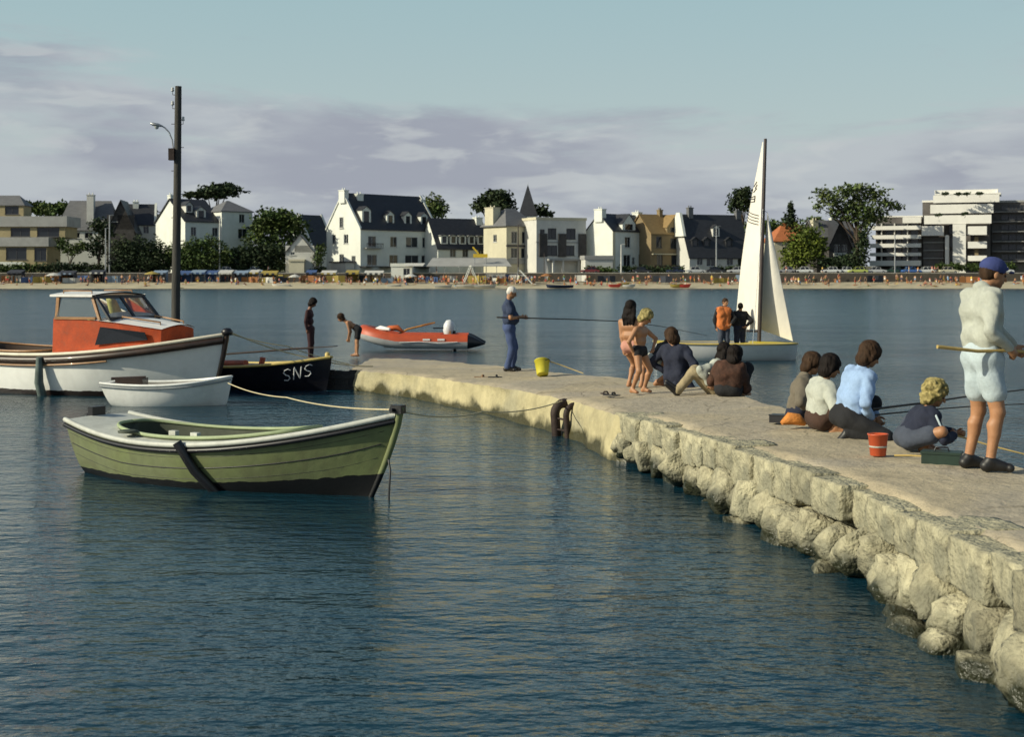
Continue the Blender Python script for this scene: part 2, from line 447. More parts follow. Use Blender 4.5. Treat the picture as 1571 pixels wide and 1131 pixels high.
# drowned foot of the slip where the two boys stand
b = MB(); b.grid([[Vector((x, y, -.13 + .02 * nzv((x, y, 0), 1.) - .04 * (x < -6.4))) for x in np.arange(-7.2, -3.3, .35)] for y in (38.0, 39, 40, 41, 42.2)])
b.build('drowned_step', WALLM, jetty)

# iron ladder on the jetty wall
lad_p = Vector((.74, 20.2, 0)); lad = empty('iron_ladder', lad_p, R(-62), 'dark iron ladder hooked over the jetty edge into the water', 'ladder')
def hook(x, r, top):
    pts = [(x, .0, -.5), (x, -.03, .1), (x, -.05, top - .16)]
    for k in range(9):
        a = math.pi * k / 8; pts.append((x, .10 - .15 * math.cos(a), top - .14 + .14 * math.sin(a)))
    pts.append((x, .25, top - .24)); return pts
for x, r in ((-.16, .07), (.16, .045)):
    b = MB(); b.tube(hook(x, r, .47), r, 8); b.build('rail', IRON, lad)
for z in (-.1, .1, .26):
    b = MB(); b.tube([(-.16, -.035, z), (.16, -.035, z)], .016, 6); b.build('rung', IRON, lad)

# ---------------------------------------------------------------- boats
class Hull:
    def __init__(s, L, B, zst, zmid, zbow, tr=.7, tm=.42, p=2.0, q=.8, draft=.25, rake=.35, trk=.1, e0=.38, tmin=.35):
        s.__dict__.update(locals())
    def sheer(s, t):
        if t > s.tmin: return s.zmid + (s.zbow - s.zmid) * ((t - s.tmin) / (1 - s.tmin)) ** 2
        return s.zmid + (s.zst - s.zmid) * ((s.tmin - t) / s.tmin) ** 2
    def half(s, t):
        if t <= s.tm: return s.B / 2 * (s.tr + (1 - s.tr) * math.sin(math.pi / 2 * t / s.tm))
        return s.B / 2 * max(0., 1 - ((t - s.tm) / (1 - s.tm)) ** s.p) ** s.q
    def pt(s, t, f, sd=-1, off=0.0):
        zs = s.sheer(t); zk = -s.draft + .12 * max(0, (t - .85) / .15) ** 2
        if t < .25: zk += (.25 - t) / .25 * s.draft * .7
        e = s.e0 + (1.0 - s.e0) * t ** 3 * .85
        y = s.half(t) * f ** e + off
        g = 1.45 - .45 * t ** 2
        x = t * (s.L - s.rake * (1 - f) ** 1.3) + s.trk * (1 - f) * (1 - t) ** 2
        return Vector((x, sd * y, zk + (zs - zk) * f ** g))
    def at_height(s, t, z):
        for k in range(1, 41):
            q = s.pt(t, k / 40)
            if q.z >= z: return abs(q.y)
        return s.half(t)
    def shell(s, parent, m, nt=30, nf=10):
        b = MB(); fs = [1 - k / nf for k in range(nf + 1)]
        rows = []
        for i in range(nt + 1):
            t = i / nt
            rows.append([s.pt(t, f, -1) for f in fs] + [s.pt(t, f, 1) for f in fs[::-1][1:]])
        b.grid(rows)
        b.add(rows[0], [tuple(range(len(rows[0])))])
        return b.build('hull', m, parent)
    def rail(s, parent, m, r=.035, t0=0., t1=.995, dz=0.0, name='gunwale', f=1.0, off=0.0, flat=1.0):
        for sd in (-1, 1):
            b = MB(); b.tube([s.pt(t0 + (t1 - t0) * k / 30, f, sd, off) + Vector((0, 0, dz)) for k in range(31)], r, 8, flat=flat)
            b.build(name, m, parent)
        return
    def inner(s, t, wd, ta, tb, pw=4):
        tc, hw = (ta + tb) / 2, (tb - ta) / 2; u = abs((t - tc) / hw)
        if u >= 1: return 0.0
        return max(0., (s.half(t) - wd) * (1 - u ** pw) ** (1 / pw))
    def deck(s, parent, dm, im, wd, ta, tb, zf=.02, camber=.04, pw=4, coam=.0, cm=None):
        ts = sorted(set([i / 40 for i in range(41)] + [ta, ta + .002, ta + .01, ta + .025, tb - .025, tb - .01, tb - .002, tb]))
        for sd in (-1, 1):
            b = MB(); rows = []
            for t in ts:
                yi = s.inner(t, wd, ta, tb, pw); yo = s.half(t); z = s.sheer(t); x = s.pt(t, 1).x
                rows.append([Vector((x, sd * (yo + (yi - yo) * k / 4), z + camber * (1 - ((yo + (yi - yo) * k / 4) / (s.B / 2)) ** 2) - camber * (1 - (yo / (s.B / 2)) ** 2))) for k in range(5)])
            b.grid(rows if sd < 0 else [r[::-1] for r in rows]); b.build('side_deck', dm, parent)
        loop = []
        tin = [ta + (tb - ta) * (.5 - .5 * math.cos(math.pi * k / 40)) for k in range(41)]
        for t in tin: loop.append((t, -s.inner(t, wd, ta, tb, pw)))
        for t in tin[::-1]: loop.append((t, s.inner(t, wd, ta, tb, pw)))
        b = MB(); top, bot = [], []
        for t, y in loop:
            x = s.pt(t, 1).x; z = s.sheer(t) + camber * (1 - (y / (s.B / 2)) ** 2) - camber * (1 - (s.half(t) / (s.B / 2)) ** 2)
            top.append(Vector((x, y, z + coam))); ym = s.at_height(t, max(zf, .0)) - .05; bot.append(Vector((x, math.copysign(max(0., min(abs(y) * .95, ym)), y), zf)))
        b.grid([top, bot], close=True)
        n = len(tin); b.grid([bot[:n], bot[n:][::-1]], smooth=False)
        b.build('cockpit', im, parent)
        if coam:
            b = MB(); b.tube(top + [top[0]], .022, 6); b.build('coaming', cm or dm, parent)

def rope(name, pts, r, m, label, sag=0.0, n=16, cat='rope', group=None):
    pts = [Vector(p) for p in pts]; out = []
    for a, c in zip(pts, pts[1:]):
        for k in range(n):
            f = k / n; q = a.lerp(c, f); q.z -= sag * 4 * f * (1 - f); out.append(q)
    out.append(pts[-1])
    base = out[0].copy(); b = MB(); b.tube([q - base for q in out], r, 6)
    return tag(b.build(name, m, None, base), label, cat, group)

WHITE = mat('white_paint', (.74, .73, .70), .45, .06, 2.0, .002, 14, dirt=.14, streak=.12)
CREAM = mat('cream_paint', (.66, .60, .47), .5, .08, 3.0, dirt=.2)
DARKW = mat('dark_varnish', (.035, .018, .010), .4, .35, 6.0, coat=.3)
TANW = mat('varnished_wood', (.30, .15, .055), .4, .25, 5.0, coat=.3, stretch=(1, 6, 6))
YELW = mat('yellow_trim', (.50, .38, .12), .5, .15, 5)
BLACK = mat('black_paint', (.010, .010, .013), .4, .3, 4)
ROPE = mat('rope_hemp', (.50, .43, .27), .9, .2, 20)
GLASS = mat('window_glass', (.55, .6, .62), .03, .04, 2.0, trans=.92)
DGLASS = mat('dark_glass', (.012, .014, .018), .05, .2, 2.0)
METAL = mat('galvanised', (.35, .36, .37), .4, .15, 5, metal=.7)

def fitting(b, p, r=.05):
    p = Vector(p); b.tube([p - Vector((0, 0, .09)), p + Vector((0, 0, .05)), p + Vector((0, 0, .08))], [r, r * 1.05, r * .7], 8)

# --- green open boat in front
GREEN = mat('green_paint', (.155, .175, .092), .45, .16, 1.6, .003, 10, col2=(.17, .20, .085), f2=.55, split=(.07, .022, (.008, .008, .009), 1.4), dirt=.5, streak=.3)
GREENIN = mat('green_inside', (.045, .055, .035), .7, .25, 3)
GDECK = mat('boat_deck_white', (.50, .51, .46), .6, .1, 3.0, .002, 20, dirt=.3)
PGREEN = mat('pale_green_paint', (.30, .36, .20), .6, .12, 3, dirt=.2)
gb = empty('rowing_boat', (-4.99, 16.95, 0), R(-32.5), 'green wooden boat with white deck moored in front of the others', 'boat')
h = Hull(4.52, 1.58, .62, .47, .87, tr=.62, tm=.45, p=2.0, q=.85, draft=.22, rake=.42, trk=.22, e0=.21)
h.shell(gb, GREEN); h.deck(gb, GDECK, GREENIN, .23, .13, .74, zf=-.02, camber=.05, coam=.035, cm=PGREEN)
h.rail(gb, GDECK, .030, dz=.005); h.rail(gb, BLACK, .026, dz=-.055, name='rubbing_strake', f=1.0, off=.006)
for sd in (-1, 1):
    for ff in (.57, .72, .86): b = MB(); b.tube([h.pt(.01 + .97 * k / 24, ff, sd, .001 if ff == .72 else -.001) for k in range(25)], .006 if ff == .72 else .0026, 5); b.build('plank_seam', BLACK, gb)
b = MB(); b.tube([h.pt(1, f) + Vector((.015, 0, 0)) for f in (0.1, .3, .5, .7, .9, 1.)] + [h.pt(1, 1) + Vector((.035, 0, .09))], [.03, .032, .035, .036, .04, .042, .045], 8); b.build('stem_post', GREEN, gb)
b = MB(); b.box(4.45, 4.59, -.045, .045, .89, .98); b.tube([(4.5, -.10, .93), (4.5, .10, .93)], .022, 8); b.build('mooring_post', BLACK, gb)
for t in (.30, .52):
    x = t * 4.6; yy = min(h.at_height(t, .24) - .05, h.inner(t, .23, .13, .74) * .97); b = MB(); b.box(x - .12, x + .12, -yy, yy, .24, .285); b.build('thwart', PGREEN, gb)
b = MB(); b.prism([(2.55, -.5, .10), (2.62, .5, .10), (3.3, .30, .22), (3.3, -.30, .22)], (0, 0, .03)); b.build('floor_board', PGREEN, gb)
p0, p1 = h.pt(.49, 1.0, -1, .05), h.pt(.585, .34, -1, .05)      # leg that keeps the boat upright when it dries out
b = MB(); dv = p1 - p0; b.tube([p0 - dv * .02 + Vector((0, -.01, .03)), p0 + dv * .5 + Vector((0, -.05, 0)), p1], [.052, .055, .055], 8); b.build('beaching_leg', BLACK, gb)
b = MB(); b.lathe([(.11, 0), (.115, .02), (.08, .03), (0, .03)], (1.15, -.57, .545), 14); b.build('hatch', GREENIN, gb)
for x, y in ((1.75, -.5), (2.1, -.52)):
    b = MB(); b.box(x, x + .10, y - .03, y + .03, .52, .60); b.build('rowlock_block', GDECK, gb)
b = MB(); b.box(-.06, .02, -.10, .10, .42, .74); b.box(-.16, -.05, -.035, .035, -.1, .66); b.build('rudder_head', BLACK, gb)
b = MB(); b.tube([h.pt(1, .55) + Vector((.02, 0, 0)), (4.46, -.05, .30), (4.48, -.10, .05), (4.50, -.12, -.2)], .011, 6); b.build('bow_chain', BLACK, gb)
gb_bow = gb.matrix_basis @ Vector((4.52, 0, .93))

# --- white cabin boat
WHULL = mat('cabin_boat_white', (.80, .80, .76), .4, .05, 1.2, .002, 10, dirt=.12, streak=.15, split=(.10, .012, (.02, .012, .01), 3.5))
ORANGE = mat('orange_paint', (.37, .052, .010), .6, .2, 4.0, .002, 30, dirt=.3, spec=.25)
cb = empty('cabin_boat', (-11.45, 29.46, 0), R(-23.8), 'white fishing launch with orange cabin and dark gunwale', 'boat')
h = Hull(6.55, 2.3, .86, .77, 1.19, tr=.80, tm=.56, p=2.0, q=.85, draft=.35, rake=.40, trk=.15, e0=.15)
h.shell(cb, WHULL); h.deck(cb, CREAM, DARKW, .2, .03, .455, zf=.12, camber=.06, coam=.05, cm=TANW)
h.rail(cb, CREAM, .035, dz=.015, name='gunwale')
h.rail(cb, DARKW, .06, t0=.0, dz=-.09, name='rubbing_strake', off=.008, flat=1.2)
h.rail(cb, TANW, .02, t0=.0, t1=.7, dz=-.19, name='lower_strake', off=.01)
b = MB(); b.tube([h.pt(1, f) + Vector((.02, 0, 0)) for f in (0., .25, .5, .75, 1.)] + [h.pt(1, 1) + Vector((.05, 0, .08))], [.045, .045, .045, .05, .055, .055], 8); b.build('stem_post', DARKW, cb)
b = MB(); b.lathe([(.0, -.05), (.10, -.05), (.11, .03), (.07, .08), (.0, .09)], (6.58, 0, 1.24), 10); b.build('stem_head', BLACK, cb)
xs = [3.07, 3.6, 4.15, 4.6, 5.05, 5.43]; wy = [.80, .79, .76, .71, .62, .50]; zt = [1.49, 1.48, 1.46, 1.41, 1.35, 1.28]
for sd in (-1, 1):
    b = MB(); b.grid([[(x, sd * (y + .03), .72 + .06 * max(0, x - 4)), (x, sd * y, z)] for x, y, z in zip(xs, wy, zt)], smooth=False)
    b.build('cabin_side', ORANGE, cb)
    b = MB(); o = .012
    q = [(4.22, .745), (5.16, .60), (5.22, .583), (4.12, .77)]; zz = [1.34, 1.245, 1.10, .99]
    b.prism([(x, sd * (y + .045 + .02 * (1.4 - z)), z) for (x, y), z in zip(q, zz)], (0, sd * .012, 0)); w = b.build('cabin_window', DGLASS, cb)
    # wheelhouse posts and side pane
    fr = MB()
    fr.obox((3.11, sd * .76, 1.32), (.07, 0, 0), (0, .05, 0), (.10, -.02 * sd, 1.22))
    fr.obox((4.06, sd * .735, 1.715), (.06, 0, 0), (0, .05, 0), (-.24, -.06 * sd, .49))
    fr.obox((3.6, sd * .785, 1.50), (.98, -.03 * sd, 0), (0, .05, 0), (0, 0, .05)); fr.obox((3.56, sd * .715, 1.925), (.86, 0, 0), (0, .05, 0), (0, 0, .05))
    w = fr.build('wheelhouse_frame', TANW, cb)
    b = MB(); b.prism([(3.14, sd * .785, 1.52), (4.15, sd * .745, 1.52), (3.95, sd * .70, 1.91), (3.17, sd * .725, 1.91)], (0, sd * .01, 0)); b.build('pane', GLASS, w)
b = MB(); b.grid([[(5.43, y, .80), (5.43 + .07 * (1 - (y / .5) ** 2), y, 1.28 + .07 * (1 - (y / .5) ** 2))] for y in np.linspace(-.5, .5, 9)]); b.build('cabin_front', ORANGE, cb)
b = MB(); b.grid([[(x + (.09 * (1 - (k / 4) ** 2) if i == 3 else 0), wv * k / 4 * 1.05, z + .085 * (1 - (k / 4) ** 2)) for k in range(-4, 5)] for i, (x, wv, z) in enumerate([(4.12, .76, 1.465), (4.6, .71, 1.42), (5.05, .62, 1.36), (5.45, .50, 1.30)])])
b.build('coach_roof', WHITE, cb)
for sd in (-1, 1):
    b = MB(); b.tube([(4.5, sd * .5, 1.46), (4.5, sd * .5, 1.53), (5.3, sd * .36, 1.43), (5.3, sd * .36, 1.36)], .016, 6); b.build('handrail', TANW, cb)
b = MB()
b.grid([[(x, .80 * k / 5, 1.955 + .06 * (1 - (k / 5) ** 2) - .01 * (x > 3.9)) for k in range(-5, 6)] for x in (2.98, 3.3, 3.7, 4.02)])
b.grid([[(x, .80 * k / 5, 1.915 + .06 * (1 - (k / 5) ** 2)) for k in range(-5, 6)] for x in (2.98, 4.02)])
b.grid([[(x, .8, 1.955), (x, .8, 1.915)] for x in (2.98, 4.02)]); b.grid([[(x, -.8, 1.955), (x, -.8, 1.915)] for x in (2.98, 4.02)])
b.grid([[(xx, .8 * k / 5, 1.955 + .06 * (1 - (k / 5) ** 2)), (xx, .8 * k / 5, 1.915 + .06 * (1 - (k / 5) ** 2))] for xx in (2.98,) for k in range(-5, 6)])
b.build('wheelhouse_roof', WHITE, cb)
for sd in (-1, 1):
    b = MB(); b.tube([(3.15, sd * .6, 1.98), (3.15, sd * .6, 2.03), (3.85, sd * .6, 2.03), (3.85, sd * .6, 1.98)], .013, 6); b.build('roof_rail', TANW, cb)
ws = MB()
def wsp(y, f): return Vector((4.02 + .40 * (1 - f), y * (.70 + .05 * (1 - f)), 1.475 + .46 * f))
for y in (-1, 0, 1): ws.obox((wsp(y, 0) + wsp(y, 1)) / 2, (.05, 0, 0), (0, .07, 0), (wsp(y, 1) - wsp(y, 0)) * 1.0)
for f in (.04, .95): ws.obox(wsp(0, f), (.05, 0, 0), (0, 1.5, 0), (0, 0, .07))
w = ws.build('windscreen_frame', BLACK, cb)
for a, c in ((-.94, -.06), (.06, .94)):
    b = MB(); b.add([wsp(a, .08), wsp(c, .08), wsp(c, .92), wsp(a, .92)], [(0, 1, 2, 3)]); b.build('pane', GLASS, w)
p0, p1 = h.pt(.475, .98, -1, .07), h.pt(.48, .2, -1, .20)
b = MB(); b.tube([p0 + Vector((0, -.02, .0)), p0.lerp(p1, .5) + Vector((0, -.10, 0)), p1], [.06, .085, .085], 8); b.build('beaching_leg', mat('grey_leg_paint', (.10, .13, .12), .5, .3, 6), cb)
b = MB(); b.box(.5, 1.2, -.75, .75, .46, .52); b.build('thwart', TANW, cb)
b = MB(); b.box(1.5, 2.3, -.4, .4, .12, .62); b.build('engine_box', DARKW, cb)
YTARP = mat('yellow_oilskin', (.42, .40, .10), .7, .2, 5)
b = MB(); b.tube([(2.75, .55, .85), (2.85, .5, 1.05), (2.9, .45, 1.35), (2.95, .45, 1.42)], [.14, .16, .13, .06], 8); b.build('oilskin_bundle', YTARP, cb)
cb_bow = cb.matrix_basis @ Vector((6.6, 0, 1.27))

# --- white tender
tb = empty('tender', (-7.30, 25.35, 0), R(-3), 'small white rowing tender floating beside the cabin boat', 'boat')
TW = mat('tender_white', (.80, .80, .76), .45, .05, 2, .002, 12, dirt=.15, streak=.2)
h = Hull(2.28, 1.1, .41, .375, .51, tr=.70, tm=.56, p=2.2, q=.8, draft=.12, rake=.10, trk=.22, e0=.22)
h.shell(tb, TW); h.deck(tb, TW, mat('tender_inside', (.30, .29, .26), .7, .15, 4), .06, .04, .93, zf=.04, camber=.0)
h.rail(tb, TW, .024, dz=.004); h.rail(tb, mat('grey_strake', (.25, .27, .28), .6, .2, 5), .014, dz=-.05, name='rubbing_strake', off=.004)
for x in (.55, 1.2): b = MB(); b.box(x, x + .2, -h.at_height(x / 2.28, .27) + .05, h.at_height(x / 2.28, .27) - .05, .27, .30); b.build('thwart', TANW, tb)
b = MB(); b.box(.25, .75, -.30, .02, .33, .49); b.tube([(.15, -.2, .48), (.75, -.12, .50)], .03, 6); b.build('folded_gear', DARKW, tb)

# --- dark boat with painted letters
sb = empty('black_boat', (-7.14, 29.9, 0), R(-23.5), 'black wooden boat with white letters SNS at the jetty end', 'boat')
h = Hull(3.82, 1.45, .56, .46, .68, tr=.7, tm=.45, p=2.1, q=.8, draft=.25, rake=.16, trk=.12, e0=.27)
h.shell(sb, mat('navy_black_paint', (.008, .008, .014), .35, .3, 3, dirt=.1))
h.deck(sb, CREAM, mat('pale_inside', (.42, .39, .31), .7, .15, 4), .07, .03, .86, zf=.08, camber=.02)
h.rail(sb, YELW, .03, dz=.005)
for x in (.7, 1.7, 2.6): b = MB(); yy = min(h.at_height(x / 3.82, .33), h.at_height((x + .22) / 3.82, .33)) - .05; b.box(x, x + .22, -yy, yy, .33, .37); b.build('thwart', mat('red_brown_wood', (.10, .018, .012), .5, .25, 5), sb)
b = MB(); b.tube([(1.1, .1, .48), (1.9, -.2, .52)], .07, 8); b.tube([(2.0, .2, .45), (2.05, .2, .62)], .06, 8); b.build('fishing_gear', mat('brick_red_gear', (.28, .06, .03), .7, .3, 6), sb)
b = MB(); b.lathe([(.05, 0), (.055, .09), (.03, .12), (0, .12)], (3.72, 0, .66), 8); b.build('bow_post', YELW, sb)
let = {'S': [(.9, .88), (.6, 1.0), (.2, .9), (.1, .7), (.35, .52), (.7, .42), (.85, .22), (.6, .03), (.15, .08)], 'N': [(.08, .0), (.12, 1.0), (.85, .02), (.92, 1.0)]}
for k, ch in enumerate('SNS'):
    pts = []
    poly = let[ch]
    for a, c in zip(poly, poly[1:]):
        for q in range(6):
            pts.append((a[0] + (c[0] - a[0]) * q / 6, a[1] + (c[1] - a[1]) * q / 6))
    pts.append(poly[-1])
    b = MB(); b.tube([h.pt(.775 + .052 * k + .042 * u + .006 * v, .60 + .27 * v + .02 * k, -1, .007) for u, v in pts], .013, 5, flat=.8)
    b.build('letter', mat('white_lettering', (.68, .68, .68), .6, .08, 4), sb)
b = MB(); b.tube([(.5, .55, .62), (1.5, .75, .70), (2.4, .95, .78), (2.75, 1.02, .80)], [.022, .022, .022, .022], 6)
b.prism([(2.7, .98, .79), (3.25, 1.04, .83), (3.25, 1.20, .83), (2.7, 1.08, .79)], (0, 0, .02)); tag(b.build('oar', DARKW, None, sb.location, R(-23.5)), 'dark wooden oar sticking out over the black boat', 'oar')
sb_bow = sb.matrix_basis @ Vector((3.72, 0, .8))

# --- orange inflatable with outboard
zo = empty('inflatable_boat', P(733, 538, 44), R(180), 'orange inflatable boat with white outboard motor beyond the jetty', 'inflatable boat')
zo.location.z = 0
ZORG = mat('orange_rubber', (.44, .07, .022), .5, .12, 4, dirt=.1); ZGRY = mat('grey_rubber', (.40, .40, .40), .5, .1, 4, dirt=.15)
path = []
for k in range(9): path.append((.30 + 2.2 * k / 8, -.58, .30 + .02 * k / 8))
for k in range(1, 12):
    a = math.pi * k / 12; path.append((2.5 + 1.05 * math.sin(a) ** .8, -.58 * math.cos(a), .32 + .26 * math.sin(a)))
for k in range(9): path.append((2.5 - 2.2 * k / 8, .58, .32 - .02 * k / 8))
b = MB(); pts = [Vector(p) for p in path]; n = 14; vs = []
for i, p in enumerate(pts):
    t = (pts[min(i + 1, len(pts) - 1)] - pts[max(0, i - 1)]).normalized(); a = t.cross(Vector((0, 0, 1))).normalized(); c = a.cross(t)
    vs.append([p + a * (.235 * math.cos(2 * math.pi * j / n)) + c * (.235 * math.sin(2 * math.pi * j / n)) for j in range(n)])
up = MB(); lo = MB()
up.grid([[r[j % n] for j in range(0, 8)] for r in vs]); lo.grid([[r[j % n] for j in range(7, 15)] for r in vs])
up.build('upper_tube', ZORG, zo); lo.build('lower_tube', ZGRY, zo)
for sd in (-1, 1):
    b = MB(); b.tube([(.30, sd * .58, .30), (.16, sd * .58, .29), (-.06, sd * .58, .26), (-.24, sd * .58, .24)], [.235, .19, .10, .02], 12); b.build('tube_end', BLACK, zo)
    b = MB(); b.tube([(.6, sd * .83, .30), (1.2, sd * .84, .27), (1.8, sd * .83, .31), (2.4, sd * .83, .28)], .012, 5); b.build('grab_line', WHITE, zo)
    for x in (1.0, 1.45): b = MB(); b.box(x, x + .22, sd * .805 - .02, sd * .805 + .02, .34, .40); b.build('patch', WHITE, zo)
b = MB(); b.box(.3, 2.9, -.5, .5, .1, .14); b.build('floor', ZGRY, zo)
b = MB(); b.box(.82, .87, -.5, .5, .1, .62); b.build('transom', TANW, zo)
ob = MB(); ob.tube([(.92, 0, .50), (.92, 0, .62), (.90, 0, .78), (.87, 0, .91), (.85, 0, .95)], [.13, .17, .17, .12, .03], 10); m1 = ob.build('outboard_cowl', mat('cowl_white', (.62, .63, .64), .4, .06, 4), zo)
b = MB(); b.tube([(.76, 0, .62), (.72, 0, .1), (.70, 0, -.25)], [.07, .05, .04], 8); b.build('outboard_leg', BLACK, zo)
b = MB(); b.tube([(1.0, 0, .70), (1.4, .05, .70)], .022, 6); b.build('tiller', BLACK, zo)
b = MB(); b.tube([(2.6, .1, .45), (2.2, -.1, .66), (1.7, -.2, .78)], [.03, .03, .03], 6); b.prism([(1.75, -.26, .74), (1.35, -.34, .84), (1.35, -.2, .86), (1.75, -.14, .78)], (0, 0, .03)); tag(b.build('paddle', mat('amber_paddle', (.55, .24, .05), .5, .15, 5), None, zo.location, R(180)), 'amber paddle lying across the orange inflatable', 'paddle')
b = MB(); b.tube([(3.1, -.1, .55), (2.75, .15, .70), (2.5, .2, .72), (2.3, .2, .58)], [.06, .14, .15, .06], 8, flat=.6); tag(b.build('life_jacket', mat('life_jacket_orange', (.55, .12, .03), .8, .15, 6), None, zo.location, R(180)), 'orange life jacket lying in the inflatable bow', 'life jacket')
b = MB(); b.tube([(3.25, .15, .62), (3.0, .45, .72), (2.7, .6, .68)], [.05, .08, .05], 8); tag(b.build('cloth_bundle', WHITE, None, zo.location, R(180)), 'white cloth bundle on the inflatable beside the bending boy', 'bundle')

# --- sailing dinghy
sd_ = empty('sailing_dinghy', (3.95, 38.95, 0), R(-1), 'white sailing dinghy with hoisted sails and yellow foredeck', 'sailing dinghy')
YEL = mat('yellow_deck', (.62, .47, .03), .5, .1, 3)
h = Hull(3.95, 1.5, .50, .47, .46, tr=.8, tm=.45, p=3.0, q=.55, draft=.12, rake=.06, trk=.05, e0=.3)
h.shell(sd_, mat('dinghy_white', (.72, .71, .68), .4, .05, 2, dirt=.1)); h.deck(sd_, YEL, mat('cockpit_grey', (.35, .34, .30), .6, .1, 3), .16, .08, .66, zf=.1, camber=.06)
h.rail(sd_, YELW, .025, dz=0)
SAIL = mat('sail_cloth', (.72, .68, .60), .85, .06, .8, .006, 5)
SPAR = mat('dark_spar', (.05, .035, .03), .45, .2, 6)
mast0, mast1 = Vector((2.88, 0, .35)), Vector((3.06, 0, 6.13))
b = MB(); b.tube([mast0, mast0.lerp(mast1, .5), mast1], [.055, .055, .042], 8); b.build('mast', SPAR, sd_)
def on_mast(f): return mast0.lerp(mast1, f)
clew = Vector((2.52, 1.7, .80)); head = on_mast(.985); tack = on_mast(.085)
rows = []
for i in range(19):
    f = i / 18; l = tack.lerp(head, f) + Vector((-.06, 0, 0)); e = clew.lerp(head, f) + Vector((-.06 - .10 * math.sin(math.pi * f) , .1 * math.sin(math.pi * f), 0))
    rows.append([l.lerp(e, k / 8) + Vector((-.10 * math.sin(math.pi * k / 8) * math.sin(math.pi * (f * .8 + .15)), .03 * math.sin(math.pi * k / 8), 0)) for k in range(9)])
b = MB(); b.grid(rows); ms = b.build('mainsail', SAIL, sd_)
def on_sail(f, k): 
    i = f * 18; a = int(i); g = i - a; r0, r1 = rows[a], rows[min(18, a + 1)]
    kk = k * 8; j = min(7, int(kk)); q = kk - j
    return r0[j].lerp(r0[j + 1], q).lerp(r1[j].lerp(r1[j + 1], q), g) + Vector((-.016, -.006, 0))
INK = mat('sail_ink', (.05, .045, .05), .8, .1, 4)
for dz in (0, .016, .032, .048):
    b = MB(); b.tube([on_sail(.595 + dz - .035 * k / 6, .08 + .9 * (6 - k) / 6 * 1.0) for k in range(7)], .012, 4); b.build('sail_stripe', INK, ms)
for st in ([(.79, .35), (.765, .65)], [(.775, .30), (.755, .42)], [(.755, .30), (.735, .55)], [(.715, .35), (.71, .7)], [(.70, .35), (.70, .7)], [(.685, .35), (.685, .7)], [(.715, .35), (.685, .35)]):
    b = MB(); b.tube([on_sail(*q) for q in st], .012, 4); b.build('sail_number', INK, ms)
b = MB(); b.tube([tack + Vector((-.05, 0, -.04)), clew + Vector((-.05, -.05, -.05))], .03, 8); b.build('boom', SPAR, sd_)
jh, jt, jc = on_mast(.645) + Vector((.12, 0, 0)), Vector((3.82, 0, .52)), Vector((2.93, .55, .85))
rj = []
for i in range(15):
    f = i / 14; l = jt.lerp(jh, f); e = jc.lerp(jh, f)
    rj.append([l.lerp(e, k / 6) + Vector((0, -.10 * math.sin(math.pi * k / 6) * math.sin(math.pi * (f * .8 + .12)), 0)) for k in range(7)])
b = MB(); b.grid(rj); b.build('jib', SAIL, sd_)
b = MB(); b.tube([jt, jh, on_mast(.66)], .008, 5); b.build('forestay', METAL, sd_)
for s_ in (-1, 1): b = MB(); b.tube([(2.6, s_ * .7, .48), on_mast(.70)], .007, 5); b.build('shroud', METAL, sd_)

# --- moorings
rope('mooring_rope', [gb_bow, P(440, 610, 21.5), P(350, 588, 25.0)], .010, ROPE, 'pale rope from the green boat bow back to the white tender', .05)
rope('mooring_rope', [gb_bow + Vector((.05, 0, -.02)), P(740, 632, 17.5), Vector((.72, 20.2, .52))], .009, ROPE, 'thin pale rope from the green boat bow to the iron ladder', .06)
rope('mooring_rope', [cb_bow, P(470, 548, 28.6), Vector((-2.9, 29.3, .44))], .013, ROPE, 'pale rope from the cabin boat bow to the jetty end', .05)
rope('mooring_rope', [cb_bow + Vector((0, .1, -.05)), P(440, 531, 30), Vector((-3.6, 31.0, .38))], .011, ROPE, 'second pale rope from the cabin boat bow, the upper one', .03)

# --- lamp pole
WOODP = mat('weathered_pole', (.045, .042, .036), .85, .3, 3, .01, 14, stretch=(3, 3, .3))
pl = empty('lamp_pole', (PX(270, 45), 45, -1.0), 0, 'tall dark wooden pole with curved street lamp standing in the harbour', 'lamp pole')
top = PZ(132, 45) + 1.0
b = MB(); b.tube([(-.03, 0, 0), (0, 0, 3), (.04, 0, 6), (.075, 0, top)], [.15, .14, .125, .105], 10); b.build('pole', WOODP, pl)
def lz(py): return PZ(py, 45) + 1.0
b = MB(); b.tube([(-.06, -.08, lz(232)), (-.1, -.08, lz(215)), (-.2, -.08, lz(203)), (-.34, -.08, lz(196)), (-.48, -.08, lz(192))], .022, 6); b.build('lamp_arm', METAL, pl)
b = MB(); b.tube([(-.40, -.08, lz(194)), (-.55, -.08, lz(191) - .02), (-.72, -.08, lz(191) + .01), (-.80, -.08, lz(190) + .02)], [.04, .10, .10, .04], 8, flat=.55); hd = b.build('lamp_head', METAL, pl)
b = MB(); b.lathe([(.0, -.1), (.06, -.07), (.08, 0)], (-.6, -.08, lz(192) - .04), 10); b.build('lamp_glass', mat('lamp_glass', (.5, .52, .5), .2, .1, 3), hd)
b = MB(); b.box(-.20, -.02, -.2, .0, lz(246), lz(228)); b.build('switch_box', IRON, pl)
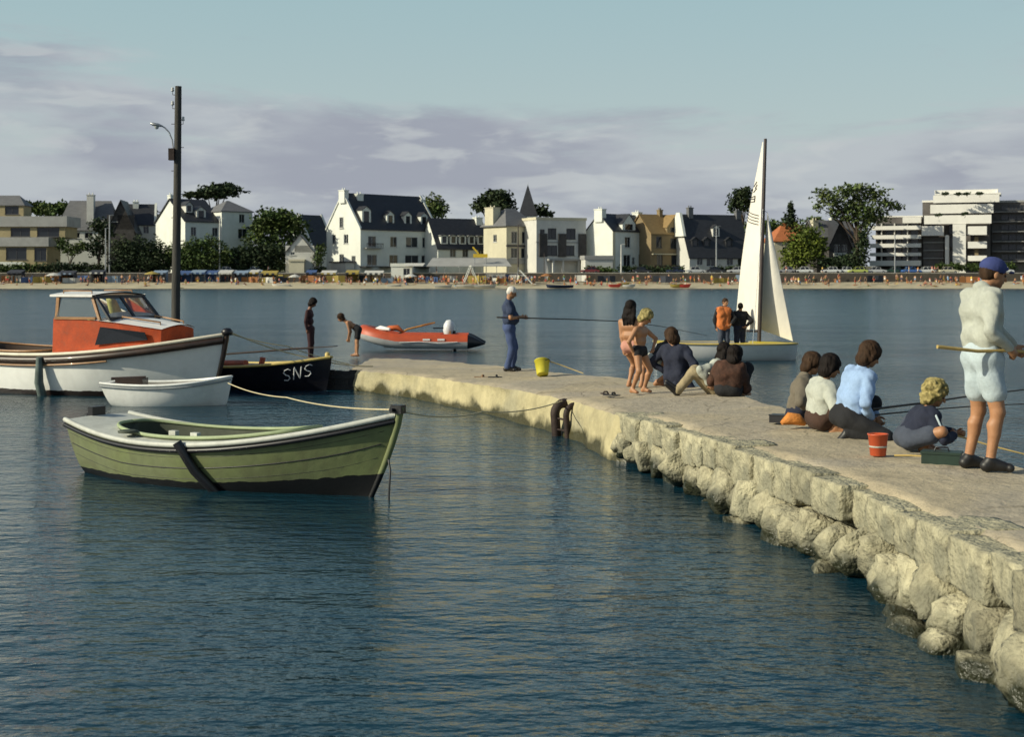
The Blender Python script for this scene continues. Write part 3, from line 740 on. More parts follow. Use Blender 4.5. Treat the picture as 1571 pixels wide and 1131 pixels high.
for sx, py in ((-1, 140), (-1, 161), (1, 185)):
    b = MB(); b.tube([(.06, 0, lz(py + 6)), (.06 + sx * .17, 0, lz(py + 5)), (.06 + sx * .17, 0, lz(py))], .012, 5); br = b.build('bracket', IRON, pl)
    b = MB(); b.lathe([(.0, 0), (.045, .0), (.055, .04), (.03, .07), (.05, .09), (.03, .13), (0, .14)], (.06 + sx * .17, 0, lz(py)), 8); b.build('insulator', mat('white_porcelain', (.5, .5, .48), .25, .05, 3), br)
for k in range(9):
    b = MB(); b.tube([(.05, 0, 2.2 + k * .75), (.05 + (.2 if k % 2 else -.2), 0, 2.2 + k * .75)], .011, 5); b.build('climbing_step', IRON, pl)
# ---------------------------------------------------------------- people: one continuous surface grown round a posed skeleton
def snets(f, org, vox):
    s = f < 0
    c = [s[i:f.shape[0] - 1 + i, j:f.shape[1] - 1 + j, k:f.shape[2] - 1 + k] for i in (0, 1) for j in (0, 1) for k in (0, 1)]
    cnt = sum(x.astype(np.int8) for x in c); mask = (cnt > 0) & (cnt < 8)
    idx = np.argwhere(mask)
    if not len(idx): return np.zeros((0, 3)), np.zeros((0, 4), int)
    offs = np.array([(i, j, k) for i in (0, 1) for j in (0, 1) for k in (0, 1)])
    fv = np.stack([f[idx[:, 0] + o[0], idx[:, 1] + o[1], idx[:, 2] + o[2]] for o in offs], 1)
    acc = np.zeros((len(idx), 3)); num = np.zeros(len(idx))
    for a in range(8):
        for b in range(a + 1, 8):
            if np.abs(offs[a] - offs[b]).sum() != 1: continue
            m = (fv[:, a] < 0) != (fv[:, b] < 0)
            den = fv[:, a] - fv[:, b]; t = np.where(m, fv[:, a] / np.where(den == 0, 1, den), 0)
            p = offs[a] + t[:, None] * (offs[b] - offs[a]); acc += np.where(m[:, None], p, 0); num += m
    v = (idx + acc / num[:, None]) * vox + org
    vid = -np.ones(mask.shape, np.int64); vid[mask] = np.arange(len(idx))
    quads = []
    for ax in range(3):
        sl0 = [slice(None)] * 3; sl1 = [slice(None)] * 3
        sl0[ax] = slice(0, f.shape[ax] - 1); sl1[ax] = slice(1, f.shape[ax])
        a, b = s[tuple(sl0)], s[tuple(sl1)]
        e = np.argwhere(a != b); o1, o2 = [(1, 2), (2, 0), (0, 1)][ax]
        e = e[(e[:, o1] > 0) & (e[:, o2] > 0) & (e[:, o1] < f.shape[o1] - 1) & (e[:, o2] < f.shape[o2] - 1)]
        if not len(e): continue
        d1 = np.zeros(3, int); d1[o1] = 1; d2 = np.zeros(3, int); d2[o2] = 1
        g = lambda q: vid[q[:, 0], q[:, 1], q[:, 2]]
        q = np.stack([g(e - d1 - d2), g(e - d2), g(e), g(e - d1)], 1)
        flip = b[tuple(e.T)]; q[flip] = q[flip][:, ::-1]; quads.append(q)
    return v, np.concatenate(quads)

def cap(a, b, r1, r2=None, k=.02, tag=0): return ('c', np.array(a, float), np.array(b, float), r1, r1 if r2 is None else r2, k, tag)
def ell(c, r, M=None, k=.02, tag=0, sub=False): return ('s' if sub else 'e', np.array(c, float), np.array(r, float), np.array(M, float) if M is not None else np.eye(3), 0, k, tag)
def pdist(p, pr):
    if pr[0] == 'c':
        a, b = pr[1], pr[2]; ba = b - a; L = max(1e-9, ba @ ba); pa = p - a
        t = np.clip((pa @ ba) / L, 0, 1); return np.linalg.norm(pa - t[..., None] * ba, axis=-1) - (pr[3] + (pr[4] - pr[3]) * t)
    q = (p - pr[1]) @ pr[3].T; r = pr[2]; k0 = np.linalg.norm(q / r, axis=-1); k1 = np.linalg.norm(q / (r * r), axis=-1)
    return k0 * (k0 - 1) / np.maximum(k1, 1e-6)
def sdf_mesh(name, prims, vox, mats, nz=0.0, nf=20., tags=False, seed=0, zf=1.0):
    lo = np.full(3, 1e9); hi = np.full(3, -1e9); bb = []
    for pr in prims:
        if pr[0] == 'c': r = max(pr[3], pr[4]); a, b = np.minimum(pr[1], pr[2]) - r, np.maximum(pr[1], pr[2]) + r
        else: r = pr[2].max(); a, b = pr[1] - r, pr[1] + r
        bb.append((a, b))
        if pr[0] != 's': lo = np.minimum(lo, a); hi = np.maximum(hi, b)
    lo -= vox * 4 + nz; hi += vox * 4 + nz
    n = np.ceil((hi - lo) / vox).astype(int) + 1
    f = np.full(n, .2, np.float32)
    ax = [lo[i] + vox * np.arange(n[i]) for i in range(3)]
    for pr, (a, b) in zip(prims, bb):
        m = pr[5] + 3 * vox + nz
        i0 = np.maximum(0, ((a - m - lo) / vox).astype(int)); i1 = np.minimum(n, ((b + m - lo) / vox).astype(int) + 2)
        if (i1 <= i0).any(): continue
        sl = tuple(slice(x, y) for x, y in zip(i0, i1))
        p = np.stack(np.meshgrid(*[ax[i][sl[i]] for i in range(3)], indexing='ij'), -1)
        d = pdist(p, pr)
        if pr[0] == 's': f[sl] = np.maximum(f[sl], -d); continue
        k = pr[5]; g = f[sl]; h = np.clip(.5 + .5 * (d - g) / k, 0, 1)
        f[sl] = d + (g - d) * h - k * h * (1 - h)
    if nz:
        X, Y, Z = np.meshgrid(*ax, indexing='ij', sparse=True); s = seed * 1.7; Z = Z * zf
        f += nz * .22 * (np.sin(nf * 2.4 * (X + .6 * Z) + 1.5 * np.sin(nf * 1.1 * Y) + s) * np.sin(nf * 2.1 * (Y - .5 * Z) + s)).astype(np.float32)
        f += nz * .5 * (np.sin(nf * X + 1.3 * np.sin(nf * .7 * Z + s) + s) * np.sin(nf * .9 * Y + 1.1 * np.sin(nf * .6 * X) + 2 * s) + np.sin(nf * 1.1 * Z + 1.7 * np.sin(nf * .5 * (X + Y)) + s)).astype(np.float32)
    v, q = snets(f, lo, vox)
    me = bpy.data.meshes.new(name)
    me.from_pydata(v.tolist(), [], q.tolist())
    for m in mats: me.materials.append(m)
    me.polygons.foreach_set('use_smooth', [True] * len(q))
    if tags and len(q):
        c = v[q].mean(1); D = np.stack([pdist(c, pr) if pr[0] != 's' else np.full(len(c), 9.) for pr in prims], 1)
        tg = np.array([pr[6] for pr in prims])[D.argmin(1)]; me.polygons.foreach_set('material_index', tg.astype(int).tolist())
    me.update(); return me

V = Vector
def ik(a, t, l1, l2, hint):
    d = t - a; L = d.length
    if L > (l1 + l2) * .999: t = a + d * ((l1 + l2) * .999 / L); d = t - a; L = d.length
    if L < abs(l1 - l2) * 1.02 + 1e-4: L = abs(l1 - l2) * 1.02 + 1e-4; t = a + d.normalized() * L; d = t - a
    u = d.normalized(); x = (l1 * l1 - l2 * l2 + L * L) / (2 * L); h = math.sqrt(max(0, l1 * l1 - x * x))
    n = V(hint) - u * V(hint).dot(u)
    if n.length < 1e-4: n = V((0, 0, 1)) - u * u.z
    return a + u * x + n.normalized() * h, t

SKIN = lambda n, c: mat('skin_' + n, c, .55, .10, 9.0, .002, 60)
SK_FAIR = SKIN('fair', (.46, .25, .15)); SK_TAN = SKIN('tan', (.36, .175, .085)); SK_DARK = SKIN('brown', (.20, .085, .045))
def cloth(n, c, var=.12, **k): return mat('cloth_' + n, c, .9, var, 6.0, .006, 26, **k)

def skeleton(H, yaw, pel, neck, head, face, arms, legs, hs=1.0, ws=1.0):
    S = {}
    yr = R(yaw); rt = V((math.sin(yr), -math.cos(yr), 0)); S['fw'] = V((math.cos(yr), math.sin(yr), 0))
    pel, neck, head = V(pel), V(neck), V(head); up = (neck - pel).normalized()
    rt = (rt - up * rt.dot(up)).normalized(); S['rt'], S['up'] = rt, up
    S['front'] = up.cross(rt) if up.cross(rt).dot(S['fw']) > 0 else rt.cross(up)
    S['pel'], S['neck'], S['head'] = pel, neck, head
    for k, sg in (('R', 1), ('L', -1)):
        S['hip' + k] = pel + rt * (sg * .052 * H * ws) - up * .01 * H
        S['sh' + k] = neck + rt * (sg * .108 * H * ws) - up * .035 * H
        ht, hint = arms[k]
        S['el' + k], S['wr' + k] = ik(S['sh' + k], V(ht), .17 * H, .145 * H, hint)
        an, hint, toe = legs[k]
        S['kn' + k], S['an' + k] = ik(S['hip' + k], V(an), .238 * H, .232 * H, hint)
        S['toe' + k] = V(toe).normalized()
    fa = R(face[0]); S['fd'] = V((math.cos(fa) * math.cos(R(face[1])), math.sin(fa) * math.cos(R(face[1])), math.sin(R(face[1]))))
    S['H'], S['hs'] = H, hs
    return S
def head_axes(S):
    fd = S['fd']; r = fd.cross(V((0, 0, 1))).normalized(); u = r.cross(fd).normalized()
    return fd, r, u
def torso_prims(S, g=0.0, t=0, hipc=True, top=True, belly=0.0, low=0.0):
    H, rt, up, pel, neck, fr = S['H'], S['rt'], S['up'], S['pel'], S['neck'], S['front']
    L = neck - pel; out = []
    out.append(cap(pel - rt * .042 * H, pel + rt * .042 * H, .062 * H + g, k=.03, tag=t))
    w = pel + L * .38; out.append(cap(w - rt * .036 * H + fr * belly, w + rt * .036 * H + fr * belly, .055 * H + g + belly, k=.05, tag=t))
    c = pel + L * .72; out.append(cap(c - rt * .052 * H, c + rt * .052 * H, .058 * H + g, k=.05, tag=t))
    if top:
        c = pel + L * .88; out.append(cap(c - rt * .075 * H, c + rt * .075 * H, .040 * H + g, k=.04, tag=t))
    return out
def arm_prims(S, k, g=0.0, t=0, part=1.0, fore=1.0):
    H = S['H']; a, e, w = S['sh' + k], S['el' + k], S['wr' + k]; out = [cap(a, a.lerp(e, part), .033 * H + g, (.033 + (.024 - .033) * part) * H + g, k=.02, tag=t)]
    if part >= 1 and fore > 0: out.append(cap(e, e.lerp(w, fore), .024 * H + g, (.024 + (.016 - .024) * fore) * H + g, k=.015, tag=t))
    return out
def leg_prims(S, k, g=0.0, t=0, part=1.0, shin=1.0, flare=0.0):
    H = S['H']; a, e, w = S['hip' + k], S['kn' + k], S['an' + k]; out = [cap(a, a.lerp(e, part), .054 * H + g, (.054 + (.034 - .054) * part) * H + g + flare, k=.025, tag=t)]
    if part >= 1 and shin > 0:
        out.append(cap(e, e.lerp(w, shin), .033 * H + g, (.033 + (.021 - .033) * shin) * H + g + flare, k=.02, tag=t))
        if shin > .4 and not flare: 
            back = ((e - S['hip' + k]).normalized() + (e - w).normalized()); q = e.lerp(w, .28) - (back.normalized() * .010 * H if back.length > .05 else V((0, 0, 0)))
            out.append(cap(q, e.lerp(w, .45), .031 * H + g, .027 * H + g, k=.02, tag=t))
    return out
def hand_prims(S, k, curl=.7, thick=1.0, t=0, grip=None):
    H = S['H']; w = S['wr' + k]; d = (w - S['el' + k]).normalized()
    n = S['rt'] * (-1 if k == 'R' else 1); n = (n - d * n.dot(d))
    if grip is not None: n = V(grip) - d * V(grip).dot(d)
    if n.length < .01: n = V((0, 0, -1)) - d * -d.z
    n.normalize(); sd = d.cross(n).normalized()
    if sd.dot(S['fw'] + V((0, 0, .6))) < 0: sd = -sd               # thumb side
    out = [cap(w, w + d * .03 * H, .015 * H, .018 * H, k=.01, tag=t)]
    for q in (-1, 0, 1): out.append(cap(w + d * .012 * H + sd * q * .009 * H, w + d * .048 * H + sd * q * .013 * H, .0105 * H, .0095 * H, k=.008, tag=t))
    r = .0052 * H * thick
    for q, ln in ((-1.5, .75), (-.5, .95), (.5, 1.0), (1.5, .92)):
        b0 = w + d * .048 * H + sd * q * .0098 * H
        p1 = b0 + (d * math.cos(curl * .8) + n * math.sin(curl * .8)) * .023 * H * ln
        p2 = p1 + (d * math.cos(curl * 2) + n * math.sin(curl * 2)) * .017 * H * ln
        p3 = p2 + (d * math.cos(curl * 3) + n * math.sin(curl * 3)) * .012 * H * ln
        out += [cap(b0, p1, r * 1.08, r, k=.003, tag=t), cap(p1, p2, r, r * .95, k=.003, tag=t), cap(p2, p3, r * .95, r * .8, k=.003, tag=t)]
    b0 = w + d * .016 * H + sd * .015 * H; p1 = b0 + (d * .7 + sd * .6 + n * .35).normalized() * .025 * H; p2 = p1 + (d * .8 + sd * .1 + n * .5).normalized() * .02 * H
    return out + [cap(b0, p1, r * 1.35, r * 1.15, k=.005, tag=t), cap(p1, p2, r * 1.15, r * .9, k=.003, tag=t)]
def foot_prims(S, k, g=0.0, t=0):
    H = S['H']; a, d = S['an' + k], S['toe' + k]
    if d.z > .5:      # foot standing on its heel or toes up
        heel = a - d * .01 * H; return [cap(a, heel, .022 * H + g, tag=t), cap(a, a + d * .12 * H, .023 * H + g, .016 * H + g, k=.02, tag=t)]
    dn = V((0, 0, -1)); dn = (dn - d * dn.dot(d)).normalized(); sd = d.cross(dn)
    return [cap(a, a + dn * .022 * H - d * .018 * H, .022 * H + g, .021 * H + g, k=.015, tag=t), cap(a + dn * .022 * H - d * .02 * H, a + dn * .028 * H + d * .085 * H, .020 * H + g, .015 * H + g, k=.02, tag=t),
            cap(a, a + d * .055 * H + dn * .02 * H, .02 * H + g, .017 * H + g, k=.02, tag=t), cap(a + dn * .03 * H + d * .09 * H - sd * .012 * H, a + dn * .03 * H + d * .09 * H + sd * .012 * H, .014 * H + g, k=.015, tag=t)]
def head_prims(S, t=0):
    H, hs, c = S['H'], S['hs'], S['head']; fd, r, u = head_axes(S); k = H * hs; M = np.array([list(r), list(fd), list(u)])
    out = [ell(c + u * .018 * k - fd * .006 * k, (.045 * k, .056 * k, .052 * k), M, .02, t), ell(c - u * .018 * k + fd * .014 * k, (.036 * k, .042 * k, .046 * k), M, .02, t)]
    out += [cap(c - u * .048 * k + fd * .038 * k, c - u * .046 * k + fd * .034 * k, .013 * k, k=.015, tag=t)]                      # chin
    out += [cap(c + u * .006 * k + fd * .054 * k, c - u * .016 * k + fd * .066 * k, .0065 * k, .0085 * k, k=.006, tag=t)]            # nose
    out += [cap(c + u * .013 * k + fd * .050 * k - r * .024 * k, c + u * .013 * k + fd * .050 * k + r * .024 * k, .0055 * k, k=.008, tag=t)]   # brow
    out += [cap(c - u * .031 * k + fd * .052 * k - r * .011 * k, c - u * .031 * k + fd * .052 * k + r * .011 * k, .0045 * k, k=.004, tag=t)]   # lips
    for s in (-1, 1): out.append(ell(c + r * s * .046 * k - fd * .006 * k - u * .006 * k, (.006 * k, .013 * k, .019 * k), M, .006, t))     # ears
    return out + [cap(S['neck'] - S['up'] * .02 * H, c - u * .03 * k - fd * .012 * k, .034 * H, .031 * H * (.6 + .4 * hs), k=.02, tag=t)]
def hair_prims(S, style='short', t=0):
    H, hs, c = S['H'], S['hs'], S['head']; fd, r, u = head_axes(S); k = H * hs; M = np.array([list(r), list(fd), list(u)])
    g = {'short': .002, 'bald': .002, 'mop': .016, 'curly': .02, 'long': .010}[style]
    out = [ell(c + u * (.022 + g * .4) * k - fd * .010 * k, ((.047 + g) * k, (.056 + g) * k, (.052 + g) * k), M, .01, t)]
    low = {'short': .0, 'bald': .01, 'mop': -.03, 'curly': -.02, 'long': -.04}[style]
    out.append(ell(c + u * low * k - fd * .028 * k, ((.044 + g) * k, (.036 + g * .6) * k, (.04 + g) * k), M, .015, t))
    if style in ('mop', 'curly'):
        for s in (-1, 1): out.append(cap(c + u * .02 * k + r * s * .044 * k, c - u * .022 * k + r * s * .047 * k - fd * .006 * k, (.012 + g * .5) * k, k=.012, tag=t))
        out.append(cap(c + u * .05 * k + fd * .034 * k - r * .025 * k, c + u * .05 * k + fd * .034 * k + r * .025 * k, .016 * k, k=.012, tag=t))
    if style == 'long':
        for s in (-1, -.35, .35, 1):
            a = c - u * .0 * k + r * s * .042 * k - fd * .024 * k; b_ = c - u * .10 * k + r * s * .05 * k - fd * .042 * k; d_ = b_ - V((0, 0, .075 * H)) - fd * .008 * k
            out += [cap(a, b_, .026 * k, .026 * k, k=.02, tag=t), cap(b_, d_, .026 * k, .012 * k, k=.02, tag=t)]
    out.append(ell(c - u * .012 * k + fd * .062 * k, (.040 * k, .034 * k, .046 * k), M, .01, t, sub=True))
    return out

def person(label, base, H, yaw, pel, neck, head, face, arms, legs, skin, wear, hair=None, hs=1.0, ws=1.0, vox=.009, curl=.7, belly=0.0, group=None, grip=None, feet=True, thick=1.15):
    """wear: list of (name, kind, material, inflate); all points are local to the base"""
    S = skeleton(H, yaw, pel, neck, head, face, arms, legs, hs, ws)
    root = empty('person', base, 0, label, 'person', group)
    pr = torso_prims(S, belly=belly) + head_prims(S)
    for k in 'RL':
        pr += arm_prims(S, k) + hand_prims(S, k, curl, thick, grip=grip) + leg_prims(S, k) + foot_prims(S, k)
    link('body', sdf_mesh('body', pr, vox, [skin]), root)
    fd, r, u = head_axes(S); kk = H * hs
    EYE = mat('eye_dark', (.02, .015, .012), .2, .1, 5)
    for s in (-1, 1):
        c = S['head'] + r * s * .0195 * kk + fd * .0505 * kk + u * .002 * kk
        b = MB(); b.lathe([(0, -.0062 * kk), (.0052 * kk, -.003 * kk), (.006 * kk, 0), (.0052 * kk, .003 * kk), (0, .0062 * kk)], c, 8); b.build('eye', EYE, root)
    for i, (nm, kd, m, g) in enumerate(wear):
        q = []
        if kd in ('shirt', 'tshirt', 'vest', 'jacket'):
            tp = torso_prims(S, g, belly=belly); L_ = S['neck'] - S['pel']
            for sg in (-1, 1):
                q += [cap(S['pel'] + L_ * (.08 if kd == 'jacket' else .22) + S['rt'] * sg * .045 * H, S['pel'] + L_ * .74 + S['rt'] * sg * .050 * H, .052 * H + g, .054 * H + g, k=.04)]
            q += tp if kd in ('jacket', 'vest') else tp[1:]
            if kd == 'jacket': q += [cap(S['pel'] - S['rt'] * .045 * H - S['up'] * .03 * H, S['pel'] + S['rt'] * .045 * H - S['up'] * .03 * H, .066 * H + g, k=.04)]
            for k in 'RL':
                if kd == 'tshirt': q += arm_prims(S, k, g, part=.62)
                elif kd != 'vest': q += arm_prims(S, k, g * .8, fore=.93)
            if kd != 'vest': q += [cap(S['neck'] - S['up'] * .02 * H, S['neck'] + S['up'] * .005 * H, .036 * H + g * .4, k=.02)]
            nzv_, nf_ = .014, 26
        elif kd in ('trousers', 'shorts', 'briefs', 'jeans'):
            p = S['pel']; rt = S['rt']
            q += [cap(p - rt * .042 * H, p + rt * .042 * H, .064 * H + g, k=.03)]
            if kd != 'briefs': q += [cap(p + S['up'] * .045 * H - rt * .038 * H, p + S['up'] * .045 * H + rt * .038 * H, .057 * H + g * .8, k=.03)]
            for k in 'RL':
                if kd == 'briefs': q += leg_prims(S, k, g, part=.16)
                elif kd == 'shorts': q += leg_prims(S, k, g, part=.62, flare=.012)
                else: q += leg_prims(S, k, g, shin=.96, flare=.008)
            nzv_, nf_ = (.010 if kd != 'briefs' else .002), 22
        elif kd == 'suit':
            q += torso_prims(S, g, belly=belly)
            for k in 'RL': q += arm_prims(S, k, g, fore=.9) + leg_prims(S, k, g, shin=.95)
            nzv_, nf_ = .004, 24
        elif kd == 'shoes':
            for k in 'RL': link(nm, sdf_mesh(nm, foot_prims(S, k, g), vox, [m]), root)
            continue
        elif kd == 'cap':
            M = np.array([list(r), list(fd), list(u)]); c = S['head']
            q = [ell(c + u * .034 * kk - fd * .008 * kk, (.055 * kk, .064 * kk, .048 * kk), M, .01), cap(c + u * .036 * kk + fd * .052 * kk - r * .022 * kk, c + u * .036 * kk + fd * .052 * kk + r * .022 * kk, .008 * kk, k=.01),
                 cap(c + u * .026 * kk + fd * .088 * kk - r * .016 * kk, c + u * .026 * kk + fd * .088 * kk + r * .016 * kk, .006 * kk, k=.022), ell(c - u * .03 * kk, (.07 * kk, .075 * kk, .048 * kk), M, .01, sub=True)]
            nzv_, nf_ = .0, 10
        elif kd == 'hat':
            M = np.array([list(r), list(fd), list(u)]); c = S['head']
            q = [ell(c + u * .045 * kk, (.055 * kk, .062 * kk, .05 * kk), M, .01), ell(c + u * .03 * kk, (.075 * kk, .08 * kk, .012 * kk), M, .012)]; nzv_, nf_ = .002, 20
        link(nm, sdf_mesh(nm, q, vox, [m], nzv_, nf_, seed=i + int(abs(yaw))), root)
    if hair:
        st, m = hair
        link('hair', sdf_mesh('hair', hair_prims(S, st), min(vox, .009), [m], {'short': .004, 'bald': .002, 'mop': .007, 'curly': .016, 'long': .006}[st], {'curly': 85, 'mop': 150}.get(st, 150), zf=1.0 if st == 'curly' else .22), root)
    return root, S

H_DARK = mat('hair_dark', (.010, .007, .006), .7, .3, 30, .004, 120, spec=.15, stretch=(1, 1, .2)); H_BROWN = mat('hair_brown', (.040, .022, .012), .7, .35, 30, .004, 120, spec=.15, stretch=(1, 1, .2))
H_BLOND = mat('hair_blond', (.33, .27, .11), .7, .4, 30, .006, 120, spec=.2, col2=(.14, .12, .04), f2=.55); H_GREY = mat('hair_white', (.6, .57, .52), .7, .1, 30)
C_WHITE = cloth('white', (.40, .415, .36)); C_PALE = cloth('pale_blue_white', (.40, .47, .50)); C_NAVY = cloth('navy', (.012, .016, .035)); C_BLUE = cloth('light_blue', (.27, .39, .60))
C_DARK = cloth('black', (.010, .010, .012)); C_GREY = cloth('taupe', (.135, .115, .085)); C_BROWN = cloth('brown', (.05, .024, .015)); C_JEAN = cloth('denim', (.045, .07, .16))
C_SLATE = cloth('slate', (.05, .06, .085)); C_FUR = cloth('brown_fur', (.055, .022, .012), .45); C_VEST = cloth('orange_vest', (.55, .16, .04)); C_TANT = cloth('tan', (.30, .24, .14)); C_CAP = cloth('blue_cap', (.035, .05, .17))
S_BLACK = mat('shoe_black', (.012, .011, .011), .5, .2, 10)
def at_px(px, py, d, z0=0.0):
    "local converter for a figure standing at pixel (px, py), distance d"
    o = P(px, py, d); o.z = z0
    def q(x, y, dy=0.0): 
        w = P(x, y, d + dy); return w - o
    return o, q
Z = V((0, 0, 1))
# 1 the standing angler in white, right
o, q = at_px(1503, 722, 11.77, .685); zf = .052 * 1.74
def ankle(q, px, py, dy, H, z=None):
    a = q(px, py, dy); a.z = .048 * H if z is None else z; return a
person('angler in blue cap, white jacket and pale shorts standing at the jetty edge', o, 1.78, 18, q(1507, 551), q(1506, 444), q(1524, 421), (8, -12),
       {'R': (q(1548, 536, -.16), (-.6, -.5, -.6)), 'L': (q(1557, 533, .16), (-.4, .6, -.6))},
       {'R': (ankle(q, 1519, 705, -.10, 1.78), (.3, -.1, 0), (.95, -.1, 0)), 'L': (ankle(q, 1486, 700, .13, 1.78), (.3, .1, 0), (.95, .1, 0))},
       SK_TAN, [('jacket', 'shirt', C_WHITE, .016), ('shorts', 'shorts', C_PALE, .015), ('shoe', 'shoes', S_BLACK, .008), ('cap', 'cap', C_CAP, .0)], ('short', H_BROWN), vox=.0075, curl=.95, ws=.82)
# 2 curly blond boy sitting
o, q = at_px(1408, 690, 13.2, .68)
boy, BS = person('curly blond boy in navy jacket sitting cross-legged beside the standing angler', o, 1.42, 8, q(1393, 672), q(1427, 630), q(1434, 606), (-12, -22),
       {'R': (q(1462, 668, -.10), (.2, -.5, -.8)), 'L': (q(1466, 664, .10), (.2, .5, -.8))},
       {'R': (q(1418, 684, -.02), (.9, -.6, .25), (.8, .3, -.15)), 'L': (q(1425, 684, .12), (.9, .6, .3), (.8, -.3, -.1))},
       SK_TAN, [('jacket', 'shirt', C_NAVY, .022), ('shorts', 'shorts', C_SLATE, .018)], ('curly', H_BLOND), hs=1.12, vox=.008, curl=.9)
b = MB(); off_ = V((.012, -.052, .02)); b.tube([BS['neck'].lerp(BS['shR'], .75) + off_, BS['shR'] + off_, BS['shR'].lerp(BS['elR'], .5) + off_ * .9, BS['elR'] + off_ * .8], .011, 6); b.build('sleeve_stripe', C_PALE, boy)
# 3 light blue shirt
o, q = at_px(1315, 672, 14.3, .68)
person('brown-haired person in light blue shirt kneeling at the jetty edge', o, 1.66, 22, q(1298, 640), q(1322, 567), q(1334, 546), (15, -25),
       {'R': (q(1336, 640, -.12), (-.2, -.3, -.5)), 'L': (q(1342, 638, .16), (0, .5, -.5))},
       {'R': (q(1300, 664, -.10), (.9, -.2, .5), (-.7, 0, -.35)), 'L': (q(1306, 664, .14), (.9, .2, .5), (-.7, 0, -.35))},
       SK_TAN, [('shirt', 'shirt', C_BLUE, .020), ('trousers', 'trousers', C_DARK, .018), ('shoe', 'shoes', S_BLACK, .008)], ('mop', H_BROWN), vox=.008)
# 4 white shirt
o, q = at_px(1266, 664, 15.0, .67)
person('dark-haired person in white shirt and brown shorts squatting among the jetty anglers', o, 1.60, 15, q(1257, 643), q(1262, 586), q(1274, 564), (5, -18),
       {'R': (q(1285, 628, -.14), (0, -.6, -.6)), 'L': (q(1290, 625, .14), (0, .6, -.6))},
       {'R': (q(1281, 657, -.12), (.8, -.3, .8), (.9, -.2, 0)), 'L': (q(1290, 655, .12), (.8, .3, .8), (.9, .2, 0))},
       SK_TAN, [('shirt', 'shirt', C_WHITE, .024), ('shorts', 'shorts', C_BROWN, .018)], ('mop', H_DARK), vox=.008)
# 5 taupe jumper
o, q = at_px(1228, 650, 15.9, .66)
person('person in taupe jumper sitting hunched behind the white shirt', o, 1.60, -15, q(1222, 636), q(1235, 580), q(1246, 560), (-28, -20),
       {'R': (q(1240, 625, -.15), (-.3, -.6, -.4)), 'L': (q(1250, 622, .12), (0, .6, -.5))},
       {'R': (q(1252, 644, -.10), (.7, -.4, .9), (.9, -.2, 0)), 'L': (q(1262, 640, .14), (.8, .3, .9), (.9, .2, 0))},
       SK_TAN, [('jumper', 'shirt', C_GREY, .028), ('trousers', 'trousers', C_NAVY, .016)], ('mop', H_BROWN), vox=.009)
# 6, 7 pair sitting, one in brown fur jacket with the back to us
o, q = at_px(1122, 607, 19.5, .625)
person('person with dark hair in brown fur jacket sitting with back turned, jetty far edge', o, 1.66, 75, q(1118, 596), q(1120, 560), q(1128, 546), (50, -15),
       {'R': (q(1136, 592, .25), (.3, -.2, -.8)), 'L': (q(1112, 588, .35), (-.4, .3, -.4))},
       {'R': (q(1142, 600, .3), (.6, .4, .9), (.5, .8, 0)), 'L': (q(1118, 600, .5), (-.1, .4, .9), (0, 1, 0))},
       SK_FAIR, [('fur_jacket', 'shirt', C_FUR, .035), ('trousers', 'trousers', C_DARK, .02)], ('mop', H_DARK), vox=.010, ws=.88)
o, q = at_px(1090, 604, 19.9, .625)
person('dark long-haired person in white top sitting with legs stretched along the jetty', o, 1.66, 160, q(1096, 595, .15), q(1104, 556, .15), q(1112, 540, .15), (20, -10),
       {'R': (q(1082, 590, .25), (-.5, .3, -.5)), 'L': (q(1088, 588, -.1), (-.5, -.3, -.4))},
       {'R': (q(1040, 599, .22), (-.2, .1, .8), (-.7, .1, .55)), 'L': (q(1038, 602, -.12), (-.2, -.1, .6), (-.7, -.2, .55))},
       SK_FAIR, [('blouse', 'shirt', C_WHITE, .024), ('trousers', 'trousers', C_TANT, .016), ('shoe', 'shoes', S_BLACK, .008)], ('long', H_DARK), vox=.010)
# 8, 9 pair crouching behind the standing child
o, q = at_px(1040, 594, 21.4, .615)
person('person in navy jacket kneeling with one arm held out over the water', o, 1.62, 55, q(1037, 577), q(1035, 531), q(1030, 517), (110, -25),
       {'R': (q(1060, 563, .0), (.3, -.5, -.5)), 'L': (q(1020, 570, .2), (-.5, .2, -.3))},
       {'R': (q(1036, 589, -.12), (.6, .3, .3), (-.5, -.5, -.3)), 'L': (q(1030, 589, .1), (.3, .6, .3), (-.5, -.5, -.3))},
       SK_FAIR, [('jacket', 'jacket', C_NAVY, .024), ('trousers', 'trousers', C_NAVY, .02)], ('mop', H_BROWN), vox=.011, ws=1.05)
o, q = at_px(1014, 593, 21.75, .615)
person('dark-clad child bending over towards the navy jacket, white shirt showing', o, 1.45, 10, q(1003, 552), q(1026, 532), q(1032, 524), (0, -45),
       {'R': (q(1024, 565, -.1), (.2, -.4, -.4)), 'L': (q(1030, 563, .12), (.2, .4, -.4))},
       {'R': (ankle(q, 1008, 590, -.08, 1.45), (.6, -.1, 0), (.9, 0, 0)), 'L': (ankle(q, 1016, 590, .1, 1.45), (.6, .1, 0), (.9, 0, 0))},
       SK_TAN, [('pullover', 'shirt', C_DARK, .028), ('shirt_tail', 'briefs', C_WHITE, .022)], ('mop', H_BROWN), vox=.011)
